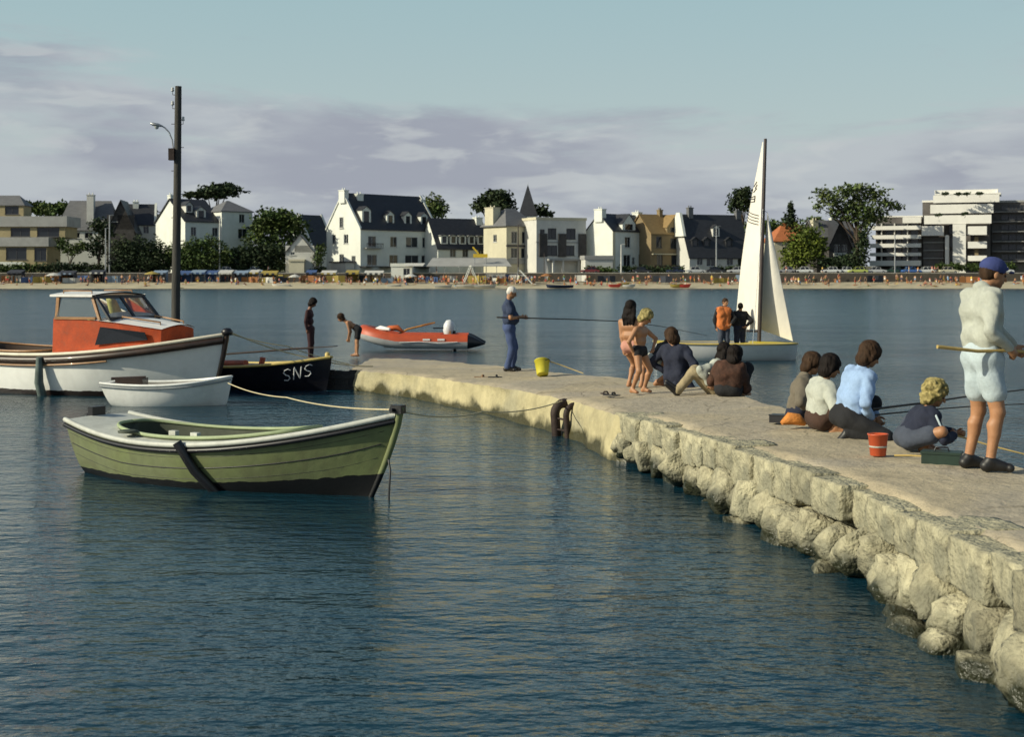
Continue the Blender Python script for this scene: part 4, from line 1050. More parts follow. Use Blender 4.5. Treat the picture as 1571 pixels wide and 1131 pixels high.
# 10 blond child in dark briefs
o, q = at_px(979, 598, 20.6, .60)
person('blond child in dark swimming briefs standing bare-chested on the jetty', o, 1.27, -35, q(981, 537), q(983, 501), q(991, 487), (-25, -35),
       {'R': (q(971, 540, -.1), (-.5, -.4, -.2)), 'L': (q(1002, 535, .05), (.5, .2, -.3))},
       {'R': (ankle(q, 970, 592, -.08, 1.27), (.3, -.4, 0), (.5, -.8, 0)), 'L': (ankle(q, 988, 592, .08, 1.27), (.6, -.2, 0), (.7, -.6, 0))},
       SK_TAN, [('briefs', 'briefs', C_DARK, .007)], ('mop', H_BLOND), hs=1.14, vox=.009)
# 11 girl with long dark hair
o, q = at_px(966, 592, 21.5, .605)
person('girl with long dark hair standing behind the blond child', o, 1.36, 60, q(967, 531), q(966, 489), q(968, 473), (60, -5),
       {'R': (q(985, 540, -.05), (.5, -.2, -.3)), 'L': (q(957, 538, .05), (-.5, .0, -.3))},
       {'R': (ankle(q, 984, 588, -.05, 1.36), (.3, .3, 0), (.5, .8, 0)), 'L': (ankle(q, 965, 588, .1, 1.36), (.3, .3, 0), (.4, .8, 0))},
       SK_TAN, [('swimsuit_bottom', 'briefs', cloth('pink', (.5, .24, .18)), .006)], ('long', H_DARK), hs=1.1, vox=.010)
# 12 angler with navy shirt
o, q = at_px(784, 570, 26.9, .50)
person('stout white-haired angler in navy shirt and jeans holding a long rod', o, 1.58, 5, q(781, 504), q(780, 462), q(785, 449), (0, -25),
       {'R': (q(799, 487, -.12), (-.6, -.5, -.5)), 'L': (q(803, 487, .14), (-.5, .5, -.5))},
       {'R': (ankle(q, 778, 564, -.08, 1.58), (.3, 0, 0), (.95, -.1, 0)), 'L': (ankle(q, 786, 564, .10, 1.58), (.3, 0, 0), (.95, .1, 0))},
       SK_TAN, [('shirt', 'tshirt', cloth('dark_navy_shirt', (.022, .035, .075)), .022), ('jeans', 'jeans', C_JEAN, .016), ('shoe', 'shoes', S_BLACK, .008)], ('short', H_GREY), vox=.011, belly=.045, curl=1.0, ws=1.1)
# 13 child in dark wetsuit
o, q = at_px(474, 547, 40.0, -.11)
person('slim figure in dark wetsuit standing with bowed head behind the black boat', o, 1.66, -5, q(476, 505), q(474, 475), q(480, 465), (-5, -28),
       {'R': (q(471, 506, -.18), (-.4, -.4, -.4)), 'L': (q(478, 508, .18), (-.3, .4, -.4))},
       {'R': (ankle(q, 475, 546, -.09, 1.66), (.3, 0, 0), (.95, 0, 0)), 'L': (ankle(q, 478, 546, .1, 1.66), (.3, 0, 0), (.95, 0, 0))},
       SK_DARK, [('wetsuit', 'suit', cloth('wetsuit', (.035, .010, .012)), .010)], ('mop', H_DARK), vox=.013)
# 14 boy bending down
o, q = at_px(545, 547, 40.0, -.11)
person('boy in black trunks bending forward with hands on knees by the inflatable', o, 1.50, 182, q(549, 505), q(532, 494), q(523, 488), (195, -30),
       {'R': (q(536, 520, .08), (.3, .2, -.2)), 'L': (q(534, 520, -.1), (.3, -.2, -.2))},
       {'R': (ankle(q, 545, 546, .1, 1.5), (-1, .1, 0), (-.9, 0, 0)), 'L': (ankle(q, 548, 546, -.1, 1.5), (-1, -.1, 0), (-.9, 0, 0))},
       SK_TAN, [('trunks', 'shorts', C_DARK, .012)], ('mop', H_BROWN), vox=.012)
# 15, 16 two sailors
o, q = at_px(1110, 527, 38.9, .10)
person('sailor in orange life vest standing in the sailing dinghy', o, 1.60, -75, q(1110, 500), q(1110, 473), q(1113, 464), (-60, -10),
       {'R': (q(1099, 503, .0), (-.6, .1, -.2)), 'L': (q(1122, 497, -.15), (.6, 0, -.3))},
       {'R': (ankle(q, 1105, 540, 0, 1.6), (0, -.4, 0), (.2, -.9, 0)), 'L': (ankle(q, 1116, 540, 0, 1.6), (.1, -.4, 0), (.3, -.9, 0))},
       SK_TAN, [('pullover', 'shirt', C_DARK, .016), ('life_vest', 'vest', C_VEST, .040), ('jeans', 'jeans', C_SLATE, .014)], ('short', H_BROWN), vox=.012)
o, q = at_px(1135, 527, 39.1, .10)
person('sailor in black clothes standing beside the dinghy mast', o, 1.53, 100, q(1135, 502), q(1135, 479), q(1136, 471), (80, -10),
       {'R': (q(1145, 500, -.1), (.6, -.1, -.3)), 'L': (q(1127, 500, .1), (-.5, .1, -.3))},
       {'R': (ankle(q, 1140, 540, 0, 1.53), (0, .4, 0), (0, .9, 0)), 'L': (ankle(q, 1130, 540, 0, 1.53), (0, .4, 0), (0, .9, 0))},
       SK_TAN, [('pullover', 'shirt', C_DARK, .026), ('trousers', 'trousers', C_NAVY, .014)], ('short', H_DARK), vox=.012)

# ---------------------------------------------------------------- things on the jetty
CANE = mat('bamboo_cane', (.42, .30, .10), .5, .2, 8, stretch=(1, 1, 1)); DCANE = mat('dark_cane', (.05, .035, .022), .5, .3, 8)
def rod(label, pts, r0, r1, m):
    pts = [V(p) for p in pts]; base = pts[0].copy(); n = len(pts)
    b = MB(); b.tube([p - base for p in pts], [r0 + (r1 - r0) * k / (n - 1) for k in range(n)], 6)
    return tag(b.build('fishing_rod', m, None, base), label, 'fishing rod')
rod('thick bamboo rod held at the waist by the white-jacketed angler', [P(1438, 532, 11.45), P(1500, 539, 11.55), P(1550, 538, 11.62), P(1640, 546, 11.8), P(1850, 556, 12.2)], .017, .012, CANE)
rod('dark rod, the upper of two, reaching from the blue shirt over the water', [P(1339, 628, 14.2), P(1420, 618, 14.6), P(1480, 609, 15), P(1571, 598, 15.5), P(1720, 580, 16.4)], .013, .006, DCANE)
rod('dark thin rod, the lower of two, reaching from the blue shirt', [P(1341, 637, 14.2), P(1420, 629, 14.6), P(1500, 623, 15.2), P(1571, 620, 15.8), P(1700, 612, 16.6)], .009, .005, DCANE)
rod('pale cane lying in the curly blond boy\'s hands', [P(1440, 660, 13.2), P(1466, 668, 13.15), P(1520, 684, 13.0), P(1571, 697, 12.9), P(1680, 716, 12.8)], .010, .006, CANE)
rod('long dark rod held level by the white-haired angler', [P(762, 487, 26.6), P(803, 488, 26.75), P(880, 490, 27.5), P(950, 493, 28.2), P(1010, 500, 29), P(1085, 515, 30)], .016, .005, DCANE)
rod('short pale cane propped on the yellow bucket', [P(838, 553, 25.2), P(860, 560, 25.2), P(895, 573, 24.9)], .012, .008, CANE)
rod('pale stick on the deck by the green box', [P(1372, 699, 12.55), P(1395, 699, 12.5), P(1430, 701, 12.4)], .010, .008, CANE)
def on_deck(px, py, d): p = P(px, py, d); return V((p.x, p.y, deck_z(p.x, p.y) + .01))
# red bucket
p = on_deck(1347, 698, 12.7); bk = empty('red_bucket', p, R(20), 'red plastic bucket with pale band on the jetty deck', 'bucket')
b = MB(); b.lathe([(0, .0), (.065, .0), (.070, .004), (.088, .185), (.094, .188), (.094, .198), (.082, .198), (.064, .012), (0, .012)], (0, 0, 0), 20); b.build('pail', mat('red_plastic', (.50, .085, .03), .45, .08, 4), bk)
b = MB(); b.lathe([(.0765, .075), (.079, .076), (.0805, .090), (.0785, .091)], (0, 0, 0), 20); b.build('band', C_WHITE, bk)
b = MB(); b.tube([(-.09 * math.cos(a), .03 * math.sin(a) + .0, .19 - .045 * math.sin(a)) for a in [math.pi * k / 10 for k in range(11)]], .004, 5); b.build('handle', METAL, bk)
# green box
p = on_deck(1443, 708, 12.15); bx = empty('tackle_box', p, R(-24), 'dark green tackle box on the deck by the shoes', 'box')
GB = mat('box_green', (.012, .03, .02), .5, .2, 6)
b = MB(); b.box(-.15, .17, -.09, .09, 0, .085); b.build('tray', GB, bx)
b = MB(); b.box(-.158, .178, -.098, .098, .087, .107); b.build('lid', GB, bx); b = MB(); b.tube([(-.05, 0, .107), (-.04, 0, .14), (.06, 0, .14), (.07, 0, .107)], .008, 6); b.build('handle', BLACK, bx)
b = MB(); b.tube([(0, 0, .03), (.05, .02, .05), (.12, .0, .05), (.17, .01, .03)], [.02, .05, .05, .015], 8, flat=.6); tag(b.build('bait_bag', C_WHITE, None, on_deck(1415, 702, 12.35)), 'small white bait bag against the green box', 'bag')
b = MB(); b.tube([(-.12, 0, .04), (-.03, .02, .09), (.06, .0, .08), (.14, 0, .03)], [.03, .09, .085, .03], 10, flat=.75); tag(b.build('orange_bag', mat('orange_cloth', (.55, .20, .035), .8, .3, 12, .01, 30), None, on_deck(1216, 652, 15.3)), 'orange bag lying beside the taupe jumper', 'bag')
b = MB(); b.box(-.14, .14, -.08, .08, 0, .075); b.box(-.145, .145, -.085, .085, .078, .09); tag(b.build('slate_box', BLACK, None, on_deck(1202, 644, 15.8), R(-30)), 'flat black box beside the orange bag', 'box')
# yellow bucket lying on its side
p = on_deck(832, 571, 25.1); yb = empty('yellow_bucket', p + V((0, 0, .09)), R(25), 'yellow plastic bucket tipped over on the jetty', 'bucket')
YB = mat('yellow_plastic', (.50, .44, .03), .5, .1, 4)
b = MB(); b.lathe([(0, -.13), (.10, -.13), (.105, -.12), (.135, .13), (.142, .132), (.142, .146), (.124, .146), (.095, -.11), (0, -.11)], (0, 0, 0), 18)
yo_ = b.build('pail', YB, yb); yo_.rotation_euler = (R(-28), R(12), 0); yo_.location.z = .05
b = MB(); b.tube([(.0, -.05, .18), (.08, -.1, .22), (.15, -.04, .16)], .007, 5); b.build('handle', BLACK, yb)
# footwear left about
def shoe(label, px, py, d, rz, m, group=None):
    p = on_deck(px, py, d); e = empty('shoe', p, R(rz), label, 'shoe', group)
    b = MB(); b.tube([(-.12, 0, .012), (-.04, 0, .012), (.06, .01, .012), (.13, 0, .012)], [.035, .034, .045, .028], 8, flat=.3); b.build('sole', m, e)
    b = MB(); b.tube([(.03, -.042, .01), (.03, -.02, .05), (.04, .02, .05), (.04, .045, .01)], .018, 6, flat=.6); b.build('strap', m, e)
shoe('dark sandal by the jetty end, left alone', 567, 559, 31.0, 20, S_BLACK); shoe('tan sandal behind the stout angler', 738, 577, 25.3, -10, mat('tan_leather', (.2, .11, .05), .6, .2, 8)); shoe('black shoe lying next to the tan sandal', 759, 578, 25.2, 5, S_BLACK)
shoe('black clog lying nearest the ladder', 938, 605, 20.1, -30, S_BLACK); shoe('dark clog tipped up near the ladder', 928, 600, 20.3, -75, IRON)
# ---------------------------------------------------------------- the town behind the beach
D0 = 300.0
W_WHITE = mat('wall_white', (.68, .69, .63), .9, .06, .4, .01, 3, dirt=.08, streak=.10)
W_GREY = mat('wall_grey_white', (.56, .55, .51), .9, .08, .4, .01, 3, dirt=.1, streak=.12)
W_CREAM = mat('wall_cream', (.54, .50, .37), .9, .08, .4, .01, 3, dirt=.1)
W_OCHRE = mat('wall_ochre', (.22, .165, .09), .9, .12, .5, .01, 3, dirt=.1)
W_TAN = mat('wall_tan', (.33, .27, .15), .9, .1, .5, .01, 3)
W_DARK = mat('wall_dark', (.055, .05, .048), .9, .3, 1.2, .03, 3)
SLATE = mat('slate_roof', (.026, .027, .032), .55, .25, 1.0, .02, 2.5, stretch=(1, 1, 4))
SLATE2 = mat('grey_slate_roof', (.13, .13, .135), .7, .15, 1.0, .02, 2.5, stretch=(1, 1, 4))
TILE_OCHRE = mat('ochre_tile_roof', (.24, .155, .06), .8, .15, 1.2, .02, 2.5, stretch=(1, 1, 4))
TILE_RED = mat('orange_tile_roof', (.38, .12, .04), .8, .2, 1.2, .02, 2.5, stretch=(1, 1, 4))
FRAME = mat('window_frame_paint', (.5, .5, .48), .6, .06, 2); FRAME_D = mat('window_frame_dark', (.06, .06, .065), .6, .1, 2)
PANE = mat('far_window_glass', (.018, .022, .028), .06, .2, .8)
SHUT = mat('shutter_paint', (.09, .11, .13), .7, .1, 3)
CONC = mat('grey_concrete', (.30, .30, .29), .85, .1, .5, dirt=.15)
_wm = {}
def window(parent, loc, rz, w, h, fm=FRAME, shut=None, sill=True):
    k = (round(w, 2), round(h, 2))
    if k not in _wm:
        f = MB(); t = .09
        f.box(-w / 2, -w / 2 + t, -.06, .06, -h / 2, h / 2); f.box(w / 2 - t, w / 2, -.06, .06, -h / 2, h / 2)
        f.box(-w / 2 + t, w / 2 - t, -.06, .06, h / 2 - t, h / 2); f.box(-w / 2 + t, w / 2 - t, -.06, .06, -h / 2, -h / 2 + t); f.box(-.035, .035, -.05, .05, -h / 2 + t, h / 2 - t)
        if sill: f.box(-w / 2 - .12, w / 2 + .12, -.30, .06, -h / 2 - .11, -h / 2 - .005)
        p = MB(); p.add([(-w / 2 + .05, .01, -h / 2 + .05), (w / 2 - .05, .01, -h / 2 + .05), (w / 2 - .05, .01, h / 2 - .05), (-w / 2 + .05, .01, h / 2 - .05)], [(0, 1, 2, 3)])
        s = MB(); s.box(-.04, .04, 0, .04, -h / 2, h / 2); s.v = [(x * (w * .48) / .08, y, z) for x, y, z in s.v]
        _wm[k] = (f, p.mesh('pane', PANE), s, {})
    f, p, s, cache = _wm[k]
    if fm.name not in cache: cache[fm.name] = f.mesh('window', fm)
    o = link('window', cache[fm.name], parent, loc, rz); link('pane', p, o)
    if shut:
        if 's' + shut.name not in cache: cache['s' + shut.name] = s.mesh('shutter', shut)
        for sg in (-1, 1): link('shutter', cache['s' + shut.name], o, (sg * w * .76, -.24, 0))
    return o
def panel(b, o, u, w, z0, z1, holes, inw, depth=.22):
    "a wall sheet with openings and their reveals; u runs along the wall, inw points into the house"
    o, u, inw = V(o), V(u), V(inw); hs = [(c - a / 2, c + a / 2, z - h / 2, z + h / 2) for c, z, a, h in holes]
    xs = sorted(set([0, w] + [v for q in hs for v in q[:2]])); zs = sorted(set([z0, z1] + [v for q in hs for v in q[2:]]))
    for x0, x1 in zip(xs, xs[1:]):
        for a0, a1 in zip(zs, zs[1:]):
            cx, cz = (x0 + x1) / 2, (a0 + a1) / 2
            if any(q[0] < cx < q[1] and q[2] < cz < q[3] for q in hs): continue
            b.add([o + u * x0 + Z * a0, o + u * x1 + Z * a0, o + u * x1 + Z * a1, o + u * x0 + Z * a1], [(0, 1, 2, 3)])
    for x0, x1, a0, a1 in hs:
        c = [o + u * x0 + Z * a0, o + u * x1 + Z * a0, o + u * x1 + Z * a1, o + u * x0 + Z * a1]; e = [p + inw * depth for p in c]
        for i in range(4): b.add([c[i], c[(i + 1) % 4], e[(i + 1) % 4], e[i]], [(0, 1, 2, 3)])
class House:
    def __init__(s, name, label, pc, th=0.0, d=D0, zg=3.1, cat='house', group=None):
        s.th, s.d, s.zg, s.pc = R(th), d, zg, pc
        s.C = V((PX(pc, d), d, zg)); s.root = empty(name, s.C, s.th, label, cat, group)
    def lx(s, px):
        k = (px - CX) / F; return (k * s.C.y - s.C.x) / (math.cos(s.th) - k * math.sin(s.th))
    def ly(s, px):
        k = (px - CX) / F; return (s.C.x - k * s.C.y) / (math.sin(s.th) + k * math.cos(s.th))
    def lz(s, py): return PZ(py, s.d) - s.zg
    def block(s, x0, x1, y0, y1, z0, ze, zr, roof, wm, rm, fw=(), lw=(), rw=(), over=.35, fm=FRAME, shut=None, coping=None, hip=.35, sill=True):
        w, dp = x1 - x0, y1 - y0; b = MB()
        panel(b, (x0, y0, 0), (1, 0, 0), w, z0, ze, [(x - x0, z, a, h) for x, z, a, h in fw], (0, 1, 0))
        panel(b, (x0, y1, 0), (0, -1, 0), dp, z0, ze, [(y1 - y, z, a, h) for y, z, a, h in lw if z + h / 2 < ze], (1, 0, 0))
        panel(b, (x1, y0, 0), (0, 1, 0), dp, z0, ze, [(y - y0, z, a, h) for y, z, a, h in rw], (-1, 0, 0))
        panel(b, (x1, y1, 0), (-1, 0, 0), w, z0, ze, [], (0, -1, 0))
        xm, ym = (x0 + x1) / 2, (y0 + y1) / 2
        if roof == 'x':
            for x in (x0, x1): b.add([(x, y0, ze), (x, y1, ze), (x, ym, zr - .05)], [(0, 1, 2)])
        if roof == 'y':
            for y in (y0, y1): b.add([(x0, y, ze), (x1, y, ze), (xm, y, zr - .05)], [(0, 1, 2)])
        b.build('wall', wm, s.root)
        for x, z, a, h in fw: window(s.root, (x, y0 + .16, z), 0, a, h, fm, shut, sill)
        for y, z, a, h in lw: window(s.root, (x0 + (.16 if z + h / 2 < ze else -.05), y, z), R(-90), a, h, fm, None, sill)
        for y, z, a, h in rw: window(s.root, (x1 - .16, y, z), R(90), a, h, fm, None, sill)
        r = MB(); t = .2; o = over
        if roof == 'x':
            sl = (zr - ze) / (dp / 2)
            oo = o if not coping else -.05
            for sg, ye in ((-1, y0 - o), (1, y1 + o)):
                r.prism([(x0 - oo, ye, ze - o * sl + t * .6), (x1 + oo, ye, ze - o * sl + t * .6), (x1 + oo, ym, zr + t * .6), (x0 - oo, ym, zr + t * .6)], (0, 0, -t))
        elif roof == 'y':
            sl = (zr - ze) / (w / 2)
            for xe in (x0 - o, x1 + o):
                r.prism([(xe, y0 - o, ze - o * sl + t * .6), (xe, y1 + o, ze - o * sl + t * .6), (xm, y1 + o, zr + t * .6), (xm, y0 - o, zr + t * .6)], (0, 0, -t))
        elif roof in ('hip', 'pyr'):
            rl = max(.01, w - dp * 2 * hip) / 2 if roof == 'hip' else .05
            A = [(x0 - o, y0 - o, ze), (x1 + o, y0 - o, ze), (x1 + o, y1 + o, ze), (x0 - o, y1 + o, ze), (xm - rl, ym, zr), (xm + rl, ym, zr)]
            r.add(A, [(0, 1, 5, 4), (1, 2, 5), (2, 3, 4, 5), (3, 0, 4), (3, 2, 1, 0)]); r.box(x0 - o, x1 + o, y0 - o, y1 + o, ze - .14, ze - .003)
        elif roof == 'flat':
            r.box(x0 - o, x1 + o, y0 - o, y1 + o, ze, zr)
        ro = r.build('roof', rm, s.root)
        if coping and roof == 'x':
            sl = (zr - ze) / (dp / 2)
            for x in (x0, x1):
                c = MB()
                for ye in (y0 - .15, y1 + .15): c.prism([(x - .25, ye, ze - .15 * sl + .12), (x + .25, ye, ze - .15 * sl + .12), (x + .25, ym, zr + .42), (x - .25, ym, zr + .42)], (0, 0, -.35))
                c.build('gable_coping', coping, ro)
        return ro
    def chimney(s, ro, x, y, z0, z1, w=1.1, dp=.7, m=None):
        b = MB(); b.box(x - w / 2, x + w / 2, y - dp / 2, y + dp / 2, z0, z1); b.box(x - w / 2 - .1, x + w / 2 + .1, y - dp / 2 - .1, y + dp / 2 + .1, z1 + .002, z1 + .2)
        for k in (-.25, .25): b.lathe([(.14, 0), (.12, .45), (.0, .45)], (x + k * w, y, z1 + .2), 8)
        return b.build('chimney', m or W_WHITE, ro)
    def dormer(s, x, y, z0, w, h, wm, rm, dep=2.2, peak=.7):
        b = MB(); panel(b, (x - w / 2, y, 0), (1, 0, 0), w, z0, z0 + h, [(w / 2, z0 + h * .5, w * .62, h * .8)], (0, 1, 0))
        for xx in (x - w / 2, x + w / 2): b.add([(xx, y, z0), (xx, y, z0 + h), (xx, y + dep, z0 + h), (xx, y + dep, z0)], [(0, 1, 2, 3)])
        b.add([(x - w / 2, y, z0 + h), (x + w / 2, y, z0 + h), (x, y, z0 + h + peak)], [(0, 1, 2)])
        d_ = b.build('dormer', wm, s.root); o = .18
        r = MB()
        for sg in (-1, 1): r.prism([(x + sg * (w / 2 + o), y - o, z0 + h - o * .6), (x + sg * (w / 2 + o), y + dep + .8, z0 + h - o * .6), (x, y + dep + .8, z0 + h + peak + .1), (x, y - o, z0 + h + peak + .1)], (0, 0, -.12))
        r.build('dormer_roof', rm, d_)
        p = MB(); a, hh, zc = w * .62, h * .8, z0 + h * .5; p.add([(x - a / 2, y + .12, zc - hh / 2), (x + a / 2, y + .12, zc - hh / 2), (x + a / 2, y + .12, zc + hh / 2), (x - a / 2, y + .12, zc + hh / 2)], [(0, 1, 2, 3)]); p.build('pane', PANE, d_)
    def box(s, name, m, *a):
        b = MB(); b.box(*a); return b.build(name, m, s.root)

# 1 flat-roofed building, far left
h = House('flat_roofed_building', 'two-storey tan building with grey flat roofs at the left edge', -70, 0, cat='building')
x0, lx, lz = 0, h.lx, h.lz
h.block(x0, lx(72), 0, 9, 0, lz(378), lz(364), 'flat', W_TAN, CONC, [(lx(25), lz(389), 4.4, 2.6), (lx(62), lz(390), 2.6, 2.8), (lx(-25), lz(389), 4.4, 2.6)], over=.5, fm=FRAME_D)
h.block(x0, lx(94), 2.5, 11, lz(364) + .003, lz(347), lz(331), 'flat', W_TAN, CONC, [(lx(25), lz(355.5), 4.2, 1.9), (lx(68), lz(355.5), 4.8, 2.0), (lx(-25), lz(355.5), 4, 1.9)], over=.6, fm=FRAME_D)
h.block(lx(-40), lx(26), 4, 9, lz(331) + .003, lz(313), lz(297), 'hip', W_TAN, SLATE2, [(lx(8), lz(321), 3.0, 1.8)], fm=FRAME_D)
h.box('garden_wall', W_WHITE, lx(-60), lx(46), -2.6, -2.2, 0, lz(402))
# 2 house with great grey roof
h = House('grey_roofed_house', 'house with broad grey slate roof, dark gable and white wall below', 88, 6, d=318, zg=3.4); lx, lz = h.lx, h.lz
ro = h.block(lx(88), lx(178), 0, 9, 0, lz(353), lz(306), 'hip', W_WHITE, SLATE2, [(lx(105), lz(361), 1.3, 1.3), (lx(118), lz(361), 1.3, 1.3), (lx(136), lz(361), 1.8, 1.3)], hip=.2)
h.block(lx(166), lx(208), -1.6, 8, 0, lz(352), lz(307), 'y', W_DARK, SLATE, [(lx(178), lz(335), 1.2, 1.5)], fm=FRAME, over=.4)  # the gable end's shade is put into its dark wall colour
h.chimney(ro, lx(137), 2.0, lz(340), lz(299), 1.5, 2.2, W_GREY)
h = House('narrow_white_house', 'narrow pale house with chimney between grey roof and white villa', 190, 12, d=326, zg=3.5); lx, lz = h.lx, h.lz
ro = h.block(lx(190), lx(238), 0, 9, 0, lz(343), lz(312), 'x', W_GREY, SLATE, [(lx(224), lz(352), 1.3, 1.8)], coping=W_WHITE)
h.chimney(ro, lx(207), 4.0, lz(345), lz(309), 1.3, 1.2)
# 3 white villa behind the lamp pole
h = House('white_villa', 'white villa with sunlit gable and hipped wing behind the pole', 284, 40, d=304); lx, ly, lz = h.lx, h.ly, h.lz
dp = ly(239)
ro = h.block(0, lx(336), 0, dp, 0, lz(338), lz(303), 'x', W_WHITE, SLATE, [(lx(297), lz(355), 1.3, 2.0), (lx(330), lz(355), 1.4, 2.0)], coping=None)
h.chimney(ro, .5, dp * .55, lz(318), lz(298), .9, 1.4)
h.dormer(lx(312), 1.0, lz(334), 2.2, 1.9, W_GREY, SLATE); h.dormer(lx(297), 2.0, lz(325), 1.6, 1.7, W_GREY, SLATE)
ro = h.block(lx(336), lx(383), -1.2, 7.2, 0, lz(322), lz(304), 'hip', W_WHITE, SLATE2, [(lx(367), lz(333), 1.4, 1.9), (lx(368), lz(357), 2.2, 2.2)], hip=.42)
# 4 gabled beach cottage and house behind
h = House('gabled_cottage', 'small grey-white gabled cottage among trees left of the hotel', 438, 3, d=296); lx, lz = h.lx, h.lz
h.block(0, lx(482), 0, 7, 0, lz(387), lz(360), 'y', W_GREY, SLATE, [(lx(449), lz(384), .9, 2.0)], over=.25)
h.box('porch', W_CREAM, lx(445), lx(468), -2.2, -.003, 0, lz(401)); h.box('porch_roof', W_CREAM, lx(444), lx(469), -2.4, -.003, lz(401) + .003, lz(398))
h = House('rear_white_house', 'white gabled house with dark roof partly hidden by the hotel', 478, 48, d=335, zg=4.0); lx, ly, lz = h.lx, h.ly, h.lz
h.block(0, lx(512), 0, 9, 0, lz(375), lz(329), 'x', W_WHITE, SLATE, coping=W_WHITE)
# 5 the hotel
h = House('white_hotel', 'large white hotel with three dormers, tall chimneys and balcony', 553, 44, d=302, cat='hotel'); lx, ly, lz = h.lx, h.ly, h.lz
dp = ly(501); W_ = lx(672)
fw = []
for px, w in ((571, 2.2), (604, 1.9), (632, 3.4), (657, 3.4)):
    fw += [(lx(px), lz(370), w, 2.3), (lx(px), lz(399), w + .5, 2.4)]
ro = h.block(0, W_, 0, dp, 0, lz(349), lz(294.5), 'x', W_WHITE, SLATE, fw, [(dp * .42, lz(366), 1.6, 2.0), (dp * .78, lz(366), 1.3, 2.0), (dp * .55, lz(340), 1.3, 2.4), (dp * .55, lz(398), 1.6, 2.4), (dp * .2, lz(398), 1.4, 1.6)], coping=W_WHITE, shut=None)
h.chimney(ro, .1, dp * .5, lz(310), lz(291), 1.2, 2.0); h.chimney(ro, lx(574), dp * .44, lz(308), lz(296), 1.6, 1.2); h.chimney(ro, W_ - .1, dp * .5, lz(312), lz(300), 1.3, 2.0)
for px, w, hh in ((564, 2.4, 3.4), (601, 2.0, 2.6), (628, 2.0, 2.6), (653, 2.0, 2.6)): h.dormer(lx(px) + .4, .9, lz(345), w, hh, W_WHITE, SLATE, 3.0)
b = MB(); b.box(lx(571) - 2.3, lx(571) + 2.3, -1.1, -.003, lz(381), lz(380)); 
h_b = b.build('balcony', CONC, h.root)
for k in range(12): x = lx(571) - 2.2 + k * .4; b = MB(); b.box(x - .03, x + .03, -1.07, -1.01, lz(380) + .003, lz(374)); b.build('baluster', IRON, h_b)
b = MB(); b.box(lx(571) - 2.3, lx(571) + 2.3, -1.09, -1.0, lz(374) + .003, lz(373)); b.build('handrail', IRON, h_b)
h.box('cornice', W_GREY, .3, W_ - .3, -.25, -.003, lz(352.5), lz(350.5))
for k in range(4): h.box('awning', SLATE, lx(560 + k * 28) - 1.5, lx(560 + k * 28) + 2.2, -2.2, -.003, lz(410), lz(408.4))
b = MB(); b.box(-2.8, -.003, dp * .12, dp * .62, lz(403), lz(401)); b.build('porch_roof', SLATE, h.root); b = MB(); b.box(-2.6, -.2, dp * .15, dp * .58, 0, lz(403) - .003); b.build('porch', W_GREY, h.root)
# 6 long dark mansard with row of white dormers
h = House('mansard_inn', 'low inn with dark roof and row of white dormer windows beside hotel', 672, 30, d=309); lx, lz = h.lx, h.lz
W_ = lx(752)
ro = h.block(0, W_, 0, 9, 0, lz(379), lz(334), 'x', W_WHITE, SLATE, [(lx(695), lz(388), 1.5, 1.8), (lx(714), lz(388), 1.5, 1.8), (lx(738), lz(388), 1.5, 1.8)], coping=None)
for k in range(5): h.dormer(lx(683 + 14.0 * k), .35, lz(374), 1.7, 1.9, W_WHITE, SLATE, 2.0, .15)
h.chimney(ro, W_ - .8, 4.4, lz(345), lz(332), 1.6, 1.8)
# 7 house with square chimney and flared cream gable
h = House('hipped_cream_house', 'cream house with hipped slate roof and broad square chimney', 777, 38, d=303); lx, ly, lz = h.lx, h.ly, h.lz
dp = ly(742)
ro = h.block(0, lx(823), 0, dp, 0, lz(346), lz(318), 'hip', W_CREAM, SLATE2, [(lx(789), lz(364), 1.6, 2.6), (lx(808), lz(364), 2.6, 2.6), (lx(789), lz(388), 1.8, 2.2), (lx(810), lz(388), 3.8, 2.2)], [(dp * .5, lz(365), 1.3, 1.6)], over=.6)
h.chimney(ro, .6, dp * .7, lz(345), lz(318), 2.0, 3.0, W_CREAM)
h.box('first_floor_band', SLATE, -.1, lx(822), -.35, -.003, lz(378.5), lz(375.5)); h.box('ground_floor_band', CONC, -.1, lx(822), -.2, -.003, lz(405), lz(397))
# spire
h = House('slate_spire', 'dark pointed slate tower roof rising behind the cream house', 797, 0, d=314, cat='tower'); lx, lz = h.lx, h.lz
ro = h.block(0, lx(823), 0, 3.8, 0, lz(330), lz(283), 'pyr', W_GREY, SLATE, [(lx(809), lz(345), 1.2, 2.0)], over=.2)
b = MB(); b.tube([(1.9, 1.9, lz(284)), (1.9, 1.9, lz(279))], [.06, .02], 6); b.build('finial', METAL, ro)
# 8 flat roofed white building
h = House('flat_white_building', 'flat-roofed white building with dark shutters and parapet', 823, 22, d=300, cat='building'); lx, lz = h.lx, h.lz
h.block(0, lx(899), 0, 9, 0, lz(337), lz(333), 'flat', W_GREY, W_CREAM, [(lx(847), lz(358), 2.0, 2.3), (lx(876), lz(358), 2.2, 2.3), (lx(847), lz(384), 2.4, 2.2), (lx(875), lz(384), 2.0, 2.2), (lx(832), lz(361), 1.1, 2.6)], [], over=.15, fm=FRAME_D)
for px in (833, 862, 893): h.box('timber_bay', W_DARK, lx(px) - .9, lx(px) + .9, -.35, -.003, lz(394), lz(358))
h.box('string_course', CONC, -.1, lx(900), -.16, -.003, lz(372.5), lz(370.5))
h.box('ground_floor_canopy', CONC, lx(838), lx(898), -1.6, -.003, lz(400), lz(397))
for px in (845, 860, 884, 897): h.box('post', W_GREY, lx(px) - .18, lx(px) + .18, -1.5, -1.1, 0, lz(400) - .003)
